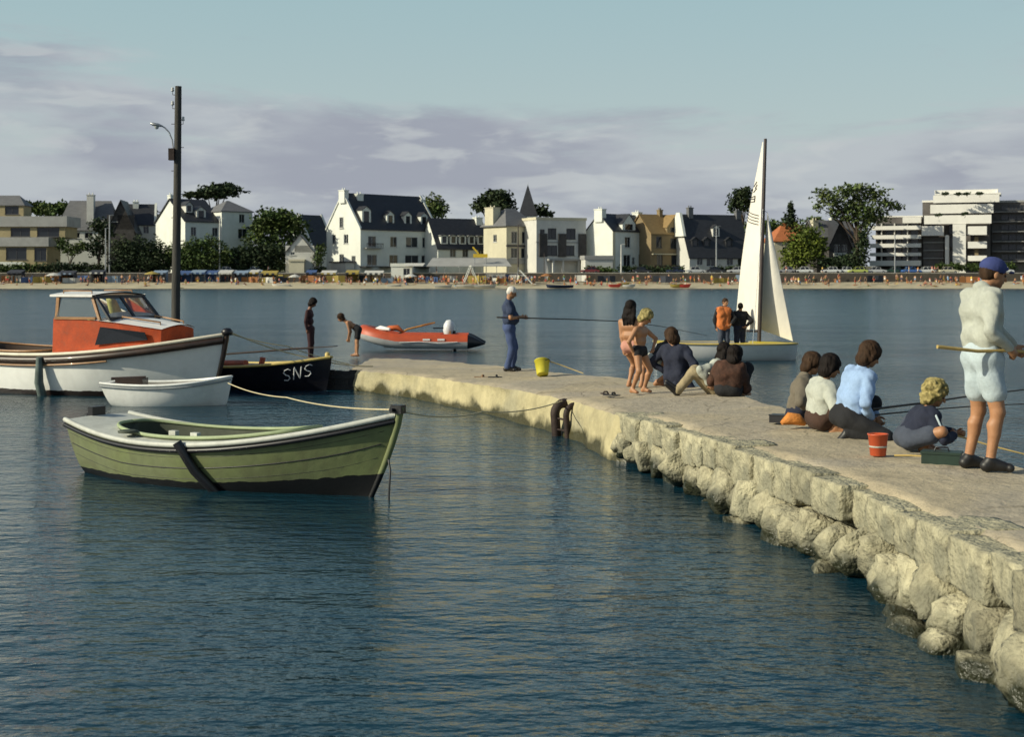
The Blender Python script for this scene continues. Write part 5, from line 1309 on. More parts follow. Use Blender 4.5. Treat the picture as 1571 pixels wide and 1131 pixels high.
# 9 white gable house, left gable in the sun
h = House('sunlit_gable_house', 'white house with bright sunlit gable and pointed front dormer', 940, 46, d=301); lx, ly, lz = h.lx, h.ly, h.lz
dp = ly(899)
ro = h.block(0, lx(1000), 0, dp, 0, lz(353), lz(327), 'x', W_WHITE, SLATE, [(lx(963), lz(371), 1.9, 2.3), (lx(985), lz(371), 1.8, 2.3), (lx(962), lz(400), 2.4, 2.6), (lx(984), lz(399), 1.8, 2.6), (lx(972), lz(400), 1.0, 1.6)], over=.25)
h.chimney(ro, .3, dp * .5, lz(340), lz(321), 1.4, 2.2); h.chimney(ro, lx(998), dp * .5, lz(340), lz(323), 1.4, 1.8)
h.dormer(lx(965), -.003, lz(353), 4.4, 1.6, W_WHITE, SLATE, 4.0, 2.0)
h.box('quoin', W_CREAM, -.06, .8, -.08, -.003, 0, lz(354))
# shed roofed annex whose wall fills the foot of the gable
h = House('low_annex', 'low grey annex wall in front of the sunlit gable', 898, 10, d=297, cat='annex'); lx, lz = h.lx, h.lz
h.block(0, lx(940), 0, 4, 0, lz(398), lz(392), 'flat', W_GREY, CONC, over=.2)
# 10 ochre house
h = House('ochre_house', 'ochre house with tan tiled roof and pointed front gable', 999, 33, d=304); lx, lz = h.lx, h.lz
ro = h.block(0, lx(1056), 0, 8, 0, lz(357), lz(328), 'x', W_OCHRE, TILE_OCHRE, [(lx(1011), lz(371), 1.5, 2.5), (lx(1034), lz(373), 2.0, 2.2), (lx(1012), lz(400), 1.6, 2.6), (lx(1036), lz(402), 2.2, 3.0), (lx(1050), lz(400), 1.2, 2.4)], over=.3, fm=FRAME_D)
h.chimney(ro, lx(1030), 4, lz(335), lz(321), .9, 1.0, W_OCHRE)
h.dormer(lx(1036), -.05, lz(357), 4.6, 1.4, W_OCHRE, TILE_OCHRE, 4.0, 2.6)
h.box('balcony_band', W_CREAM, .2, lx(1055), -.5, -.003, lz(390.5), lz(389)); h.box('ground_band', IRON, .2, lx(1055), -.9, -.5 - .003, lz(409), lz(407))
# 11 dark slate-hung house
h = House('dark_slate_house', 'tall dark slate-clad house with white party wall beside the sail', 1058, 20, d=302); lx, ly, lz = h.lx, h.ly, h.lz
W_ = lx(1150)
ro = h.block(0, W_, 0, 9, 0, lz(392), lz(328), 'x', W_GREY, SLATE, [(lx(1074), lz(399), 1.4, 2.2), (lx(1091), lz(400), 2.2, 2.4), (lx(1120), lz(399), 1.6, 2.2), (lx(1138), lz(400), 2.0, 2.2)], over=.3)
for px in (1070, 1088, 1122): h.dormer(lx(px), .9, lz(382), 1.6, 2.1, SLATE, SLATE, 2.2, .5)
h.dormer(lx(1105), 1.8, lz(362), 1.6, 2.0, W_GREY, SLATE, 2.2, .6)
b = MB(); b.prism([(-.02, 1.6, lz(362)), (-.02, 7.6, lz(362)), (-.02, 6.9, lz(345)), (-.02, 5.2, lz(325)), (-.02, 3.6, lz(325))], (-.6, 0, 0)); b.build('party_wall', W_WHITE, h.root)
for px, t in ((1073, 318), (1147, 322)): h.chimney(ro, lx(px), 4.5, lz(334), lz(t), 1.1, 1.2, SLATE2)
# 13 orange roofed house right of the sail
h = House('orange_roofed_house', 'house with orange tiled roof right of the sail, half hidden by tree', 1188, 8, d=320, zg=3.4); lx, lz = h.lx, h.lz
h.block(0, lx(1258), 0, 9, 0, lz(370), lz(341), 'hip', W_CREAM, TILE_RED, [(lx(1205), lz(385), 1.4, 1.8)], hip=.4)
# 14 pointed dark gable house
h = House('pointed_gable_house', 'dark half-timbered house with pointed gable and pale chimney', 1258, 16, d=306); lx, lz = h.lx, h.lz
ro = h.block(0, lx(1318), 1.5, 9, 0, lz(362), lz(337), 'x', W_DARK, SLATE2, [(lx(1312), lz(379), 1.3, 2.0)], over=.3)
h.block(lx(1270), lx(1304), -.5, 6, 0, lz(375), lz(337), 'y', W_DARK, SLATE, [(lx(1283), lz(382), 1.4, 2.0), (lx(1294), lz(382), 1.3, 2.0)], over=.5)
h.box('white_panel', W_WHITE, lx(1277), lx(1296), -.62, -.503, lz(393), lz(388))
h.chimney(ro, lx(1258) + .8, 4, lz(350), lz(338), 1.3, 1.3, W_CREAM); h.chimney(ro, lx(1296), 5.5, lz(345), lz(334), 1.0, 1.1, W_WHITE)
# 16 apartment block
h = House('apartment_block', 'modern white apartment block with stepped balconies, far right', 1335, -20, d=316, cat='apartment block'); lx, lz = h.lx, h.lz
APT = mat('apartment_white', (.72, .70, .65), .85, .05, .3, dirt=.06, streak=.1)
APT_SHADE = mat('apartment_shade_tone', (.10, .09, .085), .8, .2, .6)  # dark tone paints in the shade behind the balconies
h.block(lx(1342), lx(1414), 2.2, 14, 0, lz(333), lz(331), 'flat', APT_SHADE, APT, over=.1)
h.block(lx(1414) + .003, lx(1519), 2.6, 14, 0, lz(311), lz(308), 'flat', APT_SHADE, APT, over=.1)
h.block(lx(1437), lx(1532), 5.5, 13, lz(308) + .003, lz(300), lz(297), 'flat', APT, APT, over=.4)
def balcony(x0, x1, yf, zt, zb, plants=False):
    b = MB(); b.box(x0, x1, yf, yf + .16, zb, zt); b.box(x0, x0 + .16, yf + .163, 2.1, zb, zt); b.box(x1 - .16, x1, yf + .163, 2.1, zb, zt); b.box(x0 + .163, x1 - .163, yf + .163, 2.1, zb, zb + .25)
    return b.build('balcony', APT, h.root)
for i, (t, bt) in enumerate(((334, 343), (347, 353), (361, 367), (374, 380), (388, 393), (400, 408))):
    balcony(lx(1385 if i == 0 else 1335 + 3 * (i < 3)), lx(1413), -.4 - .1 * i, lz(t), lz(bt))
    if i < 5:
        for k in range(5): window(h.root, (lx(1350 + 13 * k), 2.12, lz(bt + 4.0)), 0, 1.7, 1.15, FRAME_D, None, False)
        for px in (1352, 1372, 1392): h.box('partition', APT, lx(px) - .09, lx(px) + .09, .2, 2.0, lz(bt + 7), lz(bt))
for (a, c, yf, t, bt) in ((1418, 1521, -.6, 332, 345), (1427, 1524, .4, 315.5, 329), (1433, 1531, 3.2, 292.5, 300), (1431, 1533, 1.4, 301, 312.5)):
    balcony(lx(a), lx(c), yf, lz(t), lz(bt))
balcony(lx(1413) + .2, lx(1448), -.9, lz(348), lz(362.5))
for t, bt in ((349, 362), (372, 382), (393, 401)): balcony(lx(1485), lx(1514), -.7, lz(t), lz(bt))
h.box('stair_panel', APT, lx(1462), lx(1482), -.9, -.4, 0, lz(345.5)); h.box('stair_side', APT, lx(1450), lx(1456), -.3, 2.5, 0, lz(362))
for py in (352, 372, 392): window(h.root, (lx(1458.5), 2.4, lz(py)), 0, .9, 2.4, FRAME_D, None, False)
for py in (368, 386): h.box('wood_screen', W_OCHRE, lx(1495), lx(1501), .6, .75, lz(py + 7), lz(py - 4))
h.box('recess', APT_SHADE, lx(1416), lx(1447), 1.2, 2.5, 0, lz(364))  # solid box in the shade tone stands in for a dark opening
for k, py in enumerate((372, 384, 396)): h.box('floor_slab', CONC, lx(1416), lx(1448), .8, 1.19, lz(py + 1.2), lz(py))
# wing running back to the right, its shade put into the wall colour
h.block(lx(1519) + .15, lx(1640), 6, 16, 0, lz(312), lz(309), 'flat', APT_SHADE, CONC, over=.2)
for py in (320, 335, 350, 365, 380, 395):
    for k in range(6): window(h.root, (lx(1541 + 12 * k), 5.9, lz(py)), 0, 1.5, 1.2, FRAME_D, None, False)
    b = MB(); b.box(lx(1522), lx(1640), 4.6, 5.9, lz(py + 7), lz(py + 6)); b.build('floor_slab', CONC, h.root)
apt = h

# ---------------------------------------------------------------- sea wall and promenade fittings
SWALL = mat('sea_wall_stone', (.065, .055, .045), .95, .25, .8, .05, 2, weed=None, dirt=.3)
sw = empty('sea_wall', (0, 291.2, 0), 0, 'dark stone sea wall along the back of the beach', 'wall')
for k in range(44):
    x = -260 + k * 12; b = MB(); b.box(x, x + 11.99, 0, .5, .6, 3.0 + .03 * math.sin(k * 2.1)); b.build('wall_section', SWALL, sw)
    b = MB(); b.box(x, x + 11.97, -.06, .56, 3.04, 3.2); b.build('coping', mat('coping_stone', (.33, .31, .27), .9, .15, .8), sw)

# ---------------------------------------------------------------- trees
def leafmat(n, c, c2): return mat('leaf_' + n, c, .7, .3, .5, island=.45, col2=c2, f2=.52, spec=.25)
L_DARK = leafmat('dark_cypress', (.022, .038, .015), (.035, .05, .018)); L_MID = leafmat('mid', (.045, .075, .018), (.075, .10, .025)); L_PINE = leafmat('pine', (.06, .09, .025), (.10, .125, .04)); L_YEL = leafmat('yellow_green', (.11, .14, .02), (.06, .09, .015))
BARK = mat('bark', (.07, .05, .035), .95, .3, 2, .03, 6)
def leaf_cloud(blobs, size, dens, seed, flat=0.6, hang=.0):
    rg = np.random.default_rng(seed); vs = []; 
    for c, r in blobs:
        area = (r[0] * r[1] + r[1] * r[2] + r[0] * r[2]) * 4.2
        r = tuple(q * 1.08 for q in r); n = int(max(30, area * dens * 3.4 / size ** 2))
        d = rg.normal(size=(n, 3)); d /= np.linalg.norm(d, axis=1)[:, None]
        lump = 1 + .22 * np.sin(d[:, 0] * 5 + seed) * np.sin(d[:, 1] * 4.3 + 1) + .18 * np.sin(d[:, 2] * 7 + d[:, 0] * 6 + seed)
        rad = (rg.random(n) ** .45) * lump
        rad = np.where(rg.random(n) < .06, rad * 1.18, rad)
        p = np.array(c) + d * rad[:, None] * np.array(r)
        a = rg.normal(size=(n, 3)); a[:, 2] *= flat; a /= np.linalg.norm(a, axis=1)[:, None]
        b = np.cross(a, rg.normal(size=(n, 3))); b /= np.linalg.norm(b, axis=1)[:, None]
        s = size * (.5 + rg.random(n))[:, None]
        q = np.stack([p - a * s * .6, p - b * s * .32, p + a * s * .6, p + b * s * .32], 1); vs.append(q)
    v = np.concatenate(vs); n = len(v)
    me = bpy.data.meshes.new('crown'); me.from_pydata(v.reshape(-1, 3).tolist(), [], np.arange(n * 4).reshape(n, 4).tolist()); me.update(); return me
def tree(name, label, px, d, zb, blobs, lm, size=.55, dens=1.0, seed=1, trunk=.35, limbs=True, group=None, cat='tree'):
    base = V((PX(px, d), d, zb)); root = empty(name, base, 0, label, cat, group)
    rd = random.Random(seed); bl = []
    for bx, by, rx, ry in blobs:
        s = d / F; c = V((PX(bx, d), d + rd.uniform(-1, 1) * rx * s * .4, PZ(by, d))) - base
        bl.append((tuple(c), (rx * s, max(1.2, rx * s * .8), ry * s)))
    me = leaf_cloud(bl, size, dens, seed); me.materials.append(lm); link('crown', me, root)
    b = MB(); top = max(c[2] for c, r in bl); mid = V((sum(c[0] for c, r in bl) / len(bl), 0, top * .55))
    b.tube([(0, 0, -.3), mid * .45 + V((rd.uniform(-.2, .2), 0, 0)), mid], [trunk, trunk * .75, trunk * .5], 8)
    if limbs:
        for c, r in bl: b.tube([mid * rd.uniform(.5, .95), V(c) * .6 + mid * .4, V(c)], [trunk * .4, trunk * .28, trunk * .1], 6)
    b.build('trunk', BARK, root); return root
tree('cypress_tree', 'dark flat-topped cypress behind the white villa', 330, 330, 4.2, [(340, 293, 30, 10), (318, 298, 30, 6), (298, 300, 15, 4), (350, 290, 18, 9), (335, 288, 20, 5)], L_DARK, .7, 1.3, 3, .5)
tree('cypress_tree', 'dark spiky cypress left of the slate spire', 757, 330, 4.2, [(762, 303, 22, 11), (742, 308, 16, 7), (775, 308, 14, 12), (735, 318, 14, 8), (765, 318, 26, 10), (757, 296, 12, 5)], L_DARK, .7, 1.3, 4, .5)
tree('cypress_tree', 'dark low cypress right of the slate spire', 832, 335, 4.2, [(826, 322, 16, 9), (838, 328, 13, 5)], L_DARK, .7, 1.3, 5, .4)
tree('cypress_tree', 'dark cypress behind the sail', 1136, 330, 4.2, [(1138, 303, 17, 15), (1128, 315, 12, 14), (1146, 312, 12, 16), (1142, 295, 10, 7)], L_DARK, .7, 1.2, 6, .5)
tree('conifer_tree', 'small pointed conifer right of the sail', 1212, 325, 3.6, [(1212, 336, 10, 9), (1213, 326, 7, 9), (1213, 316, 4, 7), (1211, 345, 12, 8)], L_DARK, .6, 1.2, 7, .3)
tree('round_tree', 'rounded olive tree behind the hotel chimney', 667, 330, 4.2, [(664, 312, 14, 13), (674, 318, 12, 14), (668, 325, 18, 12)], L_PINE, .6, 1.1, 8, .35)
tree('broad_tree', 'broad dark tree between white villa and cottage', 425, 308, 3.2, [(412, 345, 26, 20), (440, 342, 26, 18), (425, 330, 28, 10), (455, 350, 18, 18), (400, 362, 24, 20), (428, 378, 32, 22), (462, 372, 14, 14), (410, 395, 26, 14)], L_MID, .7, .9, 9, .5)
tree('hillside_tree', 'dark tree on the skyline behind the flat roofs', 55, 380, 5.0, [(48, 318, 16, 9), (68, 319, 18, 8), (92, 318, 14, 8), (80, 325, 24, 8)], L_MID, .9, 1.1, 10, .5)
tree('hillside_tree', 'small tree between the villa chimney and narrow house', 232, 350, 4.6, [(232, 323, 7, 6), (236, 330, 8, 9)], L_MID, .8, 1.0, 11, .35)
tree('round_tree', 'dark round tree beside the grey roof', 152, 300, 3.1, [(150, 345, 14, 10), (162, 356, 14, 14), (148, 378, 16, 18)], L_DARK, .6, 1.0, 12, .4)
for i, (px, lab, bl) in enumerate(((215, 'dense dark bush left of the lamp pole', [(185, 382, 18, 18), (210, 380, 24, 16), (238, 385, 16, 18), (205, 397, 36, 16), (235, 402, 22, 14)]),
        (312, 'rounded green bush right of the lamp pole', [(300, 378, 18, 12), (322, 376, 20, 14), (285, 392, 20, 14), (315, 396, 30, 16), (345, 392, 14, 16), (265, 390, 16, 16)]),
        (100, 'low bush under the grey-roofed house', [(95, 375, 10, 12), (112, 384, 14, 9), (128, 378, 12, 8)]), (365, 'dark shrubs below the villa', [(372, 398, 20, 14), (395, 400, 20, 13), (352, 402, 12, 10)]), (488, 'small shrub between cottage and hotel', [(488, 398, 9, 12), (492, 384, 8, 10)]))):
    tree('bush', lab, px, 295.5 if i != 2 else 300, 3.1, bl, L_MID if i in (1, 2, 4) else L_DARK, .45, .95, 20 + i, .2, group=None, cat='bush')
for i, (px, d, lab, bl) in enumerate(((395, 297, 'dark thicket below the broad tree', [(388, 385, 18, 16), (410, 388, 20, 16), (432, 392, 14, 14), (398, 402, 24, 12), (430, 406, 14, 10)]),
        (275, 298, 'dark shrubs behind the lamp pole', [(255, 396, 14, 14), (275, 394, 16, 16), (290, 402, 14, 10)]), (355, 297, 'shrubs at the foot of the villa wing', [(345, 398, 14, 12), (368, 388, 12, 10), (378, 398, 12, 12)]), (40, 420, 'wooded rise behind the flat-roofed building', [(20, 322, 20, 9), (58, 320, 26, 9), (98, 320, 22, 9)]), (425, 420, 'wooded rise behind the broad tree', [(400, 345, 26, 12), (440, 345, 28, 14), (470, 348, 20, 12)]), (1190, 420, 'wooded rise behind the orange roof', [(1160, 348, 26, 12), (1195, 350, 26, 12), (1240, 352, 22, 12)]))):
    tree('thicket', lab, px, d, 3.1 if d < 400 else 6, bl, L_DARK if i % 2 == 0 else L_MID, .5 if d < 400 else .8, .9, 80 + i, .2, cat='shrubs')
tree('round_tree', 'bright yellow-green round tree right of the sail', 1236, 300, 3.1, [(1236, 362, 26, 18), (1222, 378, 20, 18), (1250, 376, 18, 18), (1236, 392, 34, 18), (1215, 402, 18, 12)], L_YEL, .6, .9, 30, .45)
tree('dark_tree', 'dark tree filling the gap before the pointed gable house', 1290, 299, 3.1, [(1275, 405, 20, 10), (1300, 402, 24, 12), (1322, 390, 12, 20), (1325, 372, 10, 18)], L_DARK, .6, 1.0, 31, .4)
tree('umbrella_pine', 'tall spreading pine left of the apartment block', 1318, 304, 3.1, [(1272, 306, 22, 10), (1262, 296, 14, 9), (1296, 294, 20, 10), (1316, 304, 22, 14), (1340, 298, 22, 12), (1300, 318, 26, 10), (1332, 320, 22, 12), (1360, 312, 16, 7), (1375, 318, 14, 6), (1312, 332, 24, 12), (1286, 328, 16, 10), (1350, 332, 18, 12), (1320, 288, 18, 7), (1330, 340, 14, 16), (1322, 358, 10, 14), (1255, 318, 8, 8)], L_PINE, .6, .62, 32, .5)
tree('round_tree', 'olive tree behind the pointed gable chimney', 1250, 330, 3.8, [(1248, 338, 12, 8), (1256, 346, 14, 9)], L_PINE, .6, 1.0, 33, .3)
for i, px in enumerate((1445, 1466, 1490, 1545)):
    tree('bush', ['clipped bush below the dark recess of the apartments', 'clipped bush below the stair panel', 'clipped bush beside the angler\'s cap', 'clipped bush at the right edge'][i], px, 298.5, 3.1, [(px, 409, 11, 6), (px + 6, 411, 9, 5)], L_MID, .4, 1.0, 40 + i, .12, cat='bush')
for i, (px, yb, yt) in enumerate(((1450, 297, 300), (1470, 297.5, 300), (1484, 297, 300), (1503, 296.5, 300), (1440, 329.5, 332), (1480, 328, 332))):
    y_ = 306 if i < 4 else 303.5
    tree('roof_plant', ['leftmost plant on the top terrace', 'second plant on the top terrace', 'third plant on the top terrace', 'rightmost plant on the top terrace', 'trailing plant on the middle balcony, left', 'trailing plant on the middle balcony, right'][i] + ' of the apartments', px, y_, PZ(yt, y_), [(px, yb, 5, 2.2)], L_DARK, .35, 1.2, 50 + i, .05, False, cat='plant')

# ---------------------------------------------------------------- poles along the front
for px, t, bse, lab, m in ((168, 330, 410, 'grey post before the grey-roofed house', METAL), (162, 350, 408, 'short pale post beside the taller grey one', METAL), (337, 335, 408, 'pale post in front of the villa wing', W_GREY), (795, 345, 418, 'tall dark post in front of the cream house', SPAR), (1099, 347, 412, 'slim post before the dark slate house', METAL), (1373, 360, 412, 'slim lamp post before the apartments', METAL), (953, 375, 415, 'pale post before the sunlit gable house', W_GREY)):
    z0 = 3.0; e = empty('promenade_post', (PX(px, 294.5), 294.5, z0), 0, lab, 'post'); zt = PZ(t, 294.5) - z0
    b = MB(); b.tube([(0, 0, -.2), (0, 0, zt * .6), (0, 0, zt)], [.17, .14, .10], 8); b.build('shaft', m, e)
    b = MB(); b.tube([(0, 0, zt - .1), (.5, 0, zt + .05), (.9, 0, zt)], .05, 6); b.build('bracket', m, e)

# ---------------------------------------------------------------- cars on the promenade
def car_meshes():
    prof = [(-2.0, .35), (-2.05, .62), (-1.95, .80), (-1.15, .88), (1.0, .86), (1.85, .74), (2.02, .58), (2.0, .35)]
    cabp = [(-1.35, .87), (-1.0, 1.38), (.25, 1.42), (.95, .87)]
    body = MB(); n = len(prof); sec = []
    for y, k, dz in ((-.78, .97, 0), (-.74, 1, .0), (.74, 1, 0), (.78, .97, 0)):
        sec.append([(x * k, y, .35 + (z - .35) * (1 if abs(y) < .75 else .93)) for x, z in prof])
    body.grid([[s[i % n] for i in range(n + 1)] for s in sec], smooth=False); body.add(sec[0], [tuple(range(n))]); body.add(sec[-1], [tuple(range(n - 1, -1, -1))])
    gl = MB(); gl.grid([[(x, y * (1 if z < 1 else .80), z) for x, z in cabp] for y in (-.72, .72)], smooth=False)
    for y in (-.72, .72): gl.add([(x, y * (1 if z < 1 else .80), z) for x, z in cabp], [(0, 1, 2, 3)])
    rf = MB(); rf.box(-1.02, .28, -.60, .60, 1.40, 1.46)
    for x in (-1.18, -.35, .60): 
        for sg in (-1, 1): rf.obox((x + .05, sg * .655, 1.14), (.07, 0, 0), (0, .04, 0), (.16 if x < 0 else -.2, -sg * .14, .52))
    ty = MB(); ty.lathe([(.0, -.09), (.24, -.09), (.30, -.06), (.30, .06), (.24, .09), (0, .09)], (0, 0, 0), 14); ty.v = [(x, z, y) for x, y, z in ty.v]
    hb = MB(); hb.lathe([(0, -.10), (.14, -.10), (.16, -.08), (0, -.08)], (0, 0, 0), 10); hb.v = [(x, z, y) for x, y, z in hb.v]
    return body, gl.mesh('window_band', DGLASS), rf, ty.mesh('wheel', BLACK), hb.mesh('hub_cap', METAL)
CB, CG, CRF, CT, CH = car_meshes()
cars = [(1232, 'white', (.7, .7, .68)), (1068, 'pale grey', (.45, .46, .46)), (1036, 'dark blue', (.02, .035, .08)), (1098, 'black', (.02, .02, .022)), (1275, 'white', (.7, .7, .68)), (1300, 'white', (.72, .71, .68)), (1316, 'lime yellow', (.45, .5, .12)), (1345, 'silver', (.5, .5, .5)), (1372, 'dark green', (.015, .05, .03)),
        (1398, 'blue', (.05, .13, .36)), (1420, 'white', (.7, .7, .68)), (1455, 'cream', (.6, .55, .4)), (1206, 'grey', (.3, .3, .31)), (350, 'white', (.7, .7, .68)), (390, 'pale blue', (.4, .48, .55)), (1540, 'white', (.7, .7, .68)), (905, 'dark red', (.15, .02, .02)), (985, 'black', (.02, .02, .022)), (1130, 'silver', (.5, .5, .5))]
near_ = {1232: 'under the yellow-green tree', 1068: 'before the dark slate house', 1036: 'before the ochre house', 1098: 'before the dark slate house', 1275: 'before the pointed gable house', 1300: 'left of the lime yellow car', 1316: 'below the tall pine', 1345: 'at the left end of the apartments', 1372: 'by the slim lamp post', 1398: 'before the apartments',
         1420: 'before the dark recess of the apartments', 1455: 'below the stair panel', 1206: 'beside the sail', 350: 'below the villa', 390: 'below the villa', 1540: 'at the right edge', 905: 'by the low annex', 985: 'before the sunlit gable house', 1130: 'behind the sail'}
for i, (px, cn, cc) in enumerate(cars):
    d = 294.2 + .8 * (i % 3); e = empty('parked_car', (PX(px, d), d, 3.0), 0 if i % 2 else math.pi, f'{cn} car parked {near_[px]}', 'car', 'cars parked along the promenade')
    m = mat('car_' + cn, cc, .35, .03, 2, coat=.4)
    bo = link('body', CB.mesh('body', m), e); link('window_band', CG, e); link('cabin_roof', CRF.mesh('cabin_roof', m), e)
    for x in (-1.25, 1.25):
        for y in (-.72, .72):
            w = link('wheel', CT, e, (x, y, .30)); link('hub_cap', CH, w)

# ---------------------------------------------------------------- beach tents, kiosks, parasols, play things
def beach_z(y): return float(np.interp(y, [268, 274, 278, 282, 287, 291.2], [-1.2, -.25, .12, .55, 1.05, 1.35]))
def tent(label, px, d, w, hgt, m, m2, rz=0.):
    e = empty('beach_tent', (PX(px, d), d, beach_z(d) - .05), rz, label, 'tent', 'tents along the beach')
    b = MB(); b.prism([(-w / 2 - .15, -1.25, hgt - .25), (w / 2 + .15, -1.25, hgt - .25), (w / 2 + .15, 1.1, hgt + .25), (-w / 2 - .15, 1.1, hgt + .25)], (0, 0, .06)); cp = b.build('canopy', m, e)
    n = max(3, int(w / .5))
    for k in range(n): a = -w / 2 - .15 + (w + .3) * k / n; b = MB(); b.box(a + .02, a + (w + .3) / n - .02, -1.29, -1.26, hgt - .50 - .06 * (k % 2), hgt - .20); b.build('valance', m if k % 2 else m2, cp)
    for sg in (-1, 1): b = MB(); b.prism([(sg * w / 2, -1.0, .1), (sg * w / 2, 1.0, .1), (sg * w / 2, 1.0, hgt + .15), (sg * w / 2, -1.0, hgt - .2)], (.04, 0, 0)); b.build('side_panel', m2 if sg < 0 else m, e)
    b = MB(); b.box(-w / 2 + .05, w / 2 - .05, 1.02, 1.06, .1, hgt + .15); b.build('back_panel', m, e)
    for sg in (-1, 1): b = MB(); b.tube([(sg * (w / 2 + .08), -1.2, 0), (sg * (w / 2 + .08), -1.2, hgt - .2)], .04, 6); b.build('pole', WOODP, e)
T_BLUE = mat('canvas_blue', (.045, .09, .22), .8, .12, 1); T_PALE = mat('canvas_pale_blue', (.20, .27, .36), .8, .1, 1); T_WHITE = mat('canvas_white', (.52, .51, .47), .8, .08, 1); T_YEL = mat('canvas_yellow', (.34, .26, .06), .8, .1, 1); T_OR = mat('canvas_orange', (.28, .12, .04), .8, .1, 1); T_DK = mat('canvas_dark', (.03, .035, .05), .8, .2, 1)
tents = [(286, 2.6, T_BLUE, T_DK, 'dark blue', 'just right of the lamp pole'), (305, 2.6, T_PALE, T_BLUE, 'pale blue', 'second right of the lamp pole'), (324, 2.6, T_BLUE, T_PALE, 'bright blue', 'below the round green bush'), (347, 2.5, T_WHITE, T_WHITE, 'white', 'below the villa wing'), (371, 2.6, T_PALE, T_DK, 'pale blue', 'below the villa wing, right of the white one'), (391, 1.6, T_WHITE, T_YEL, 'white and yellow', 'below the dark shrubs'), (414, 3.0, T_YEL, T_DK, 'yellow topped', 'left of the gabled cottage'), (478, 1.8, T_BLUE, T_DK, 'small blue', 'right of the gabled cottage'),
         (505, 2.8, T_WHITE, T_YEL, 'yellow-sided', 'at the hotel gable'), (541, 2.4, T_YEL, T_DK, 'yellow topped', 'before the hotel porch'), (574, 3.6, T_WHITE, T_DK, 'long white', 'before the hotel front'), (25, 2.8, T_DK, T_DK, 'dark', 'at the left edge'), (104, 3.0, T_DK, T_PALE, 'dark blue', 'below the grey-roofed house'), (150, 2.6, T_DK, T_WHITE, 'dark and white', 'below the grey-roofed house'), (246, 2.6, T_PALE, T_DK, 'grey-blue', 'left of the lamp pole')]
for i, (px, w, a, c, cn, pl_) in enumerate(tents): tent(f'{cn} beach tent {pl_}', px, 287.6 + .5 * (i % 3), w, 2.25 + .12 * (i % 2), a, c)
def parasol(label, px, py, d, m, hgt=2.3, r=1.5):
    e = empty('beach_parasol', (PX(px, d), d, beach_z(d)), 0, label, 'parasol', 'parasols on the beach')
    b = MB(); b.tube([(0, 0, 0), (.05, 0, hgt)], .03, 6); b.build('pole', WOODP, e)
    b = MB(); b.lathe([(0, hgt + .12), (r * .5, hgt - .08), (r, hgt - .42), (r, hgt - .5), (r * .5, hgt - .14), (0, hgt + .05)], (.05, 0, 0), 10, smooth=False); b.build('canopy', m, e)
parasol('cream parasol on the beach below the garden wall', 82, 0, 285, T_WHITE, 2.2, 1.6); parasol('yellow parasol left of the lamp pole', 233, 0, 287, T_YEL, 2.3, 1.6); parasol('pale parasol among bathers before the hotel', 630, 0, 285, T_WHITE, 2.0, 1.3); parasol('orange parasol near the white slide', 838, 0, 286, T_OR, 2.0, 1.2)
parasol('white parasol below the cottage porch', 452, 0, 285, T_WHITE, 1.9, 1.3)
# kiosk and terrace
k_ = House('beach_kiosk', 'white kiosk with projecting awning before the hotel front', 600, 0, d=289, zg=beach_z(289), cat='kiosk'); lx, lz = k_.lx, k_.lz
k_.block(0, lx(632), 0, 4, 0, lz(409), lz(404), 'flat', W_WHITE, W_WHITE, [(lx(624), lz(417), 1.4, 1.4)], over=.15)
b = MB(); b.prism([(lx(622), -2.2, lz(408.5)), (lx(650), -2.2, lz(408.5)), (lx(652), .5, lz(404.5)), (lx(622), .5, lz(404.5))], (0, 0, .12)); b.build('awning', T_WHITE, k_.root)
k_ = House('terrace_awning', 'grey awning roof on poles before the inn', 655, 0, d=293.2, zg=3.0, cat='awning'); lx, lz = k_.lx, k_.lz
b = MB(); b.prism([(0, -1.5, lz(409)), (lx(785), -1.5, lz(409)), (lx(775), 3.6, lz(396)), (lx(662), 3.6, lz(396))], (0, 0, .1)); b.build('canopy', CONC, k_.root)
for px in (660, 683, 706, 740, 762, 780): b = MB(); b.tube([(lx(px), -1.3, -.1), (lx(px), -1.3, lz(409))], .06, 6); b.build('pole', METAL, k_.root)
e = empty('yellow_sign', (PX(737, 292.5), 292.5, 3.0), 0, 'yellow sign board above the grey awning', 'sign')
b = MB(); b.box(-1.5, 1.5, 0, .15, PZ(395, 292.5) - 3, PZ(389.5, 292.5) - 3); b.build('board', mat('sign_yellow', (.58, .40, .03), .6, .1, 1), e)
b = MB(); b.obox((-1.0, .05, PZ(384, 292.5) - 3), (1.2, 0, -1.4), (0, .12, 0), (.25, 0, .22)); b.build('arrow', mat('sign_yellow', (.58, .40, .03), .6, .1, 1), e)
for sg in (-1, 1): b = MB(); b.tube([(sg * 1.2, .25, -.1), (sg * 1.2, .25, PZ(390, 292.5) - 3)], .07, 6); b.build('post', METAL, e)
# swing frame
e = empty('swing_frame', (PX(722, 286), 286, beach_z(286)), R(8), 'white A-shaped swing frame on the sand', 'swing')
for y in (-1.4, 1.4):
    for sg in (-1, 1): b = MB(); b.tube([(sg * 1.5, y, -.1), (0, y, 3.6)], .09, 6); b.build('leg', W_WHITE, e)
b = MB(); b.tube([(0, -1.7, 3.6), (0, 1.7, 3.6)], .09, 6); b.build('crossbar', W_WHITE, e)
for y in (-.6, .6): b = MB(); b.tube([(0, y, 3.6), (.05, y, .7)], .025, 4); b.box(-.2, .3, y - .25, y + .25, .62, .68); b.build('swing_seat', TANW, e)
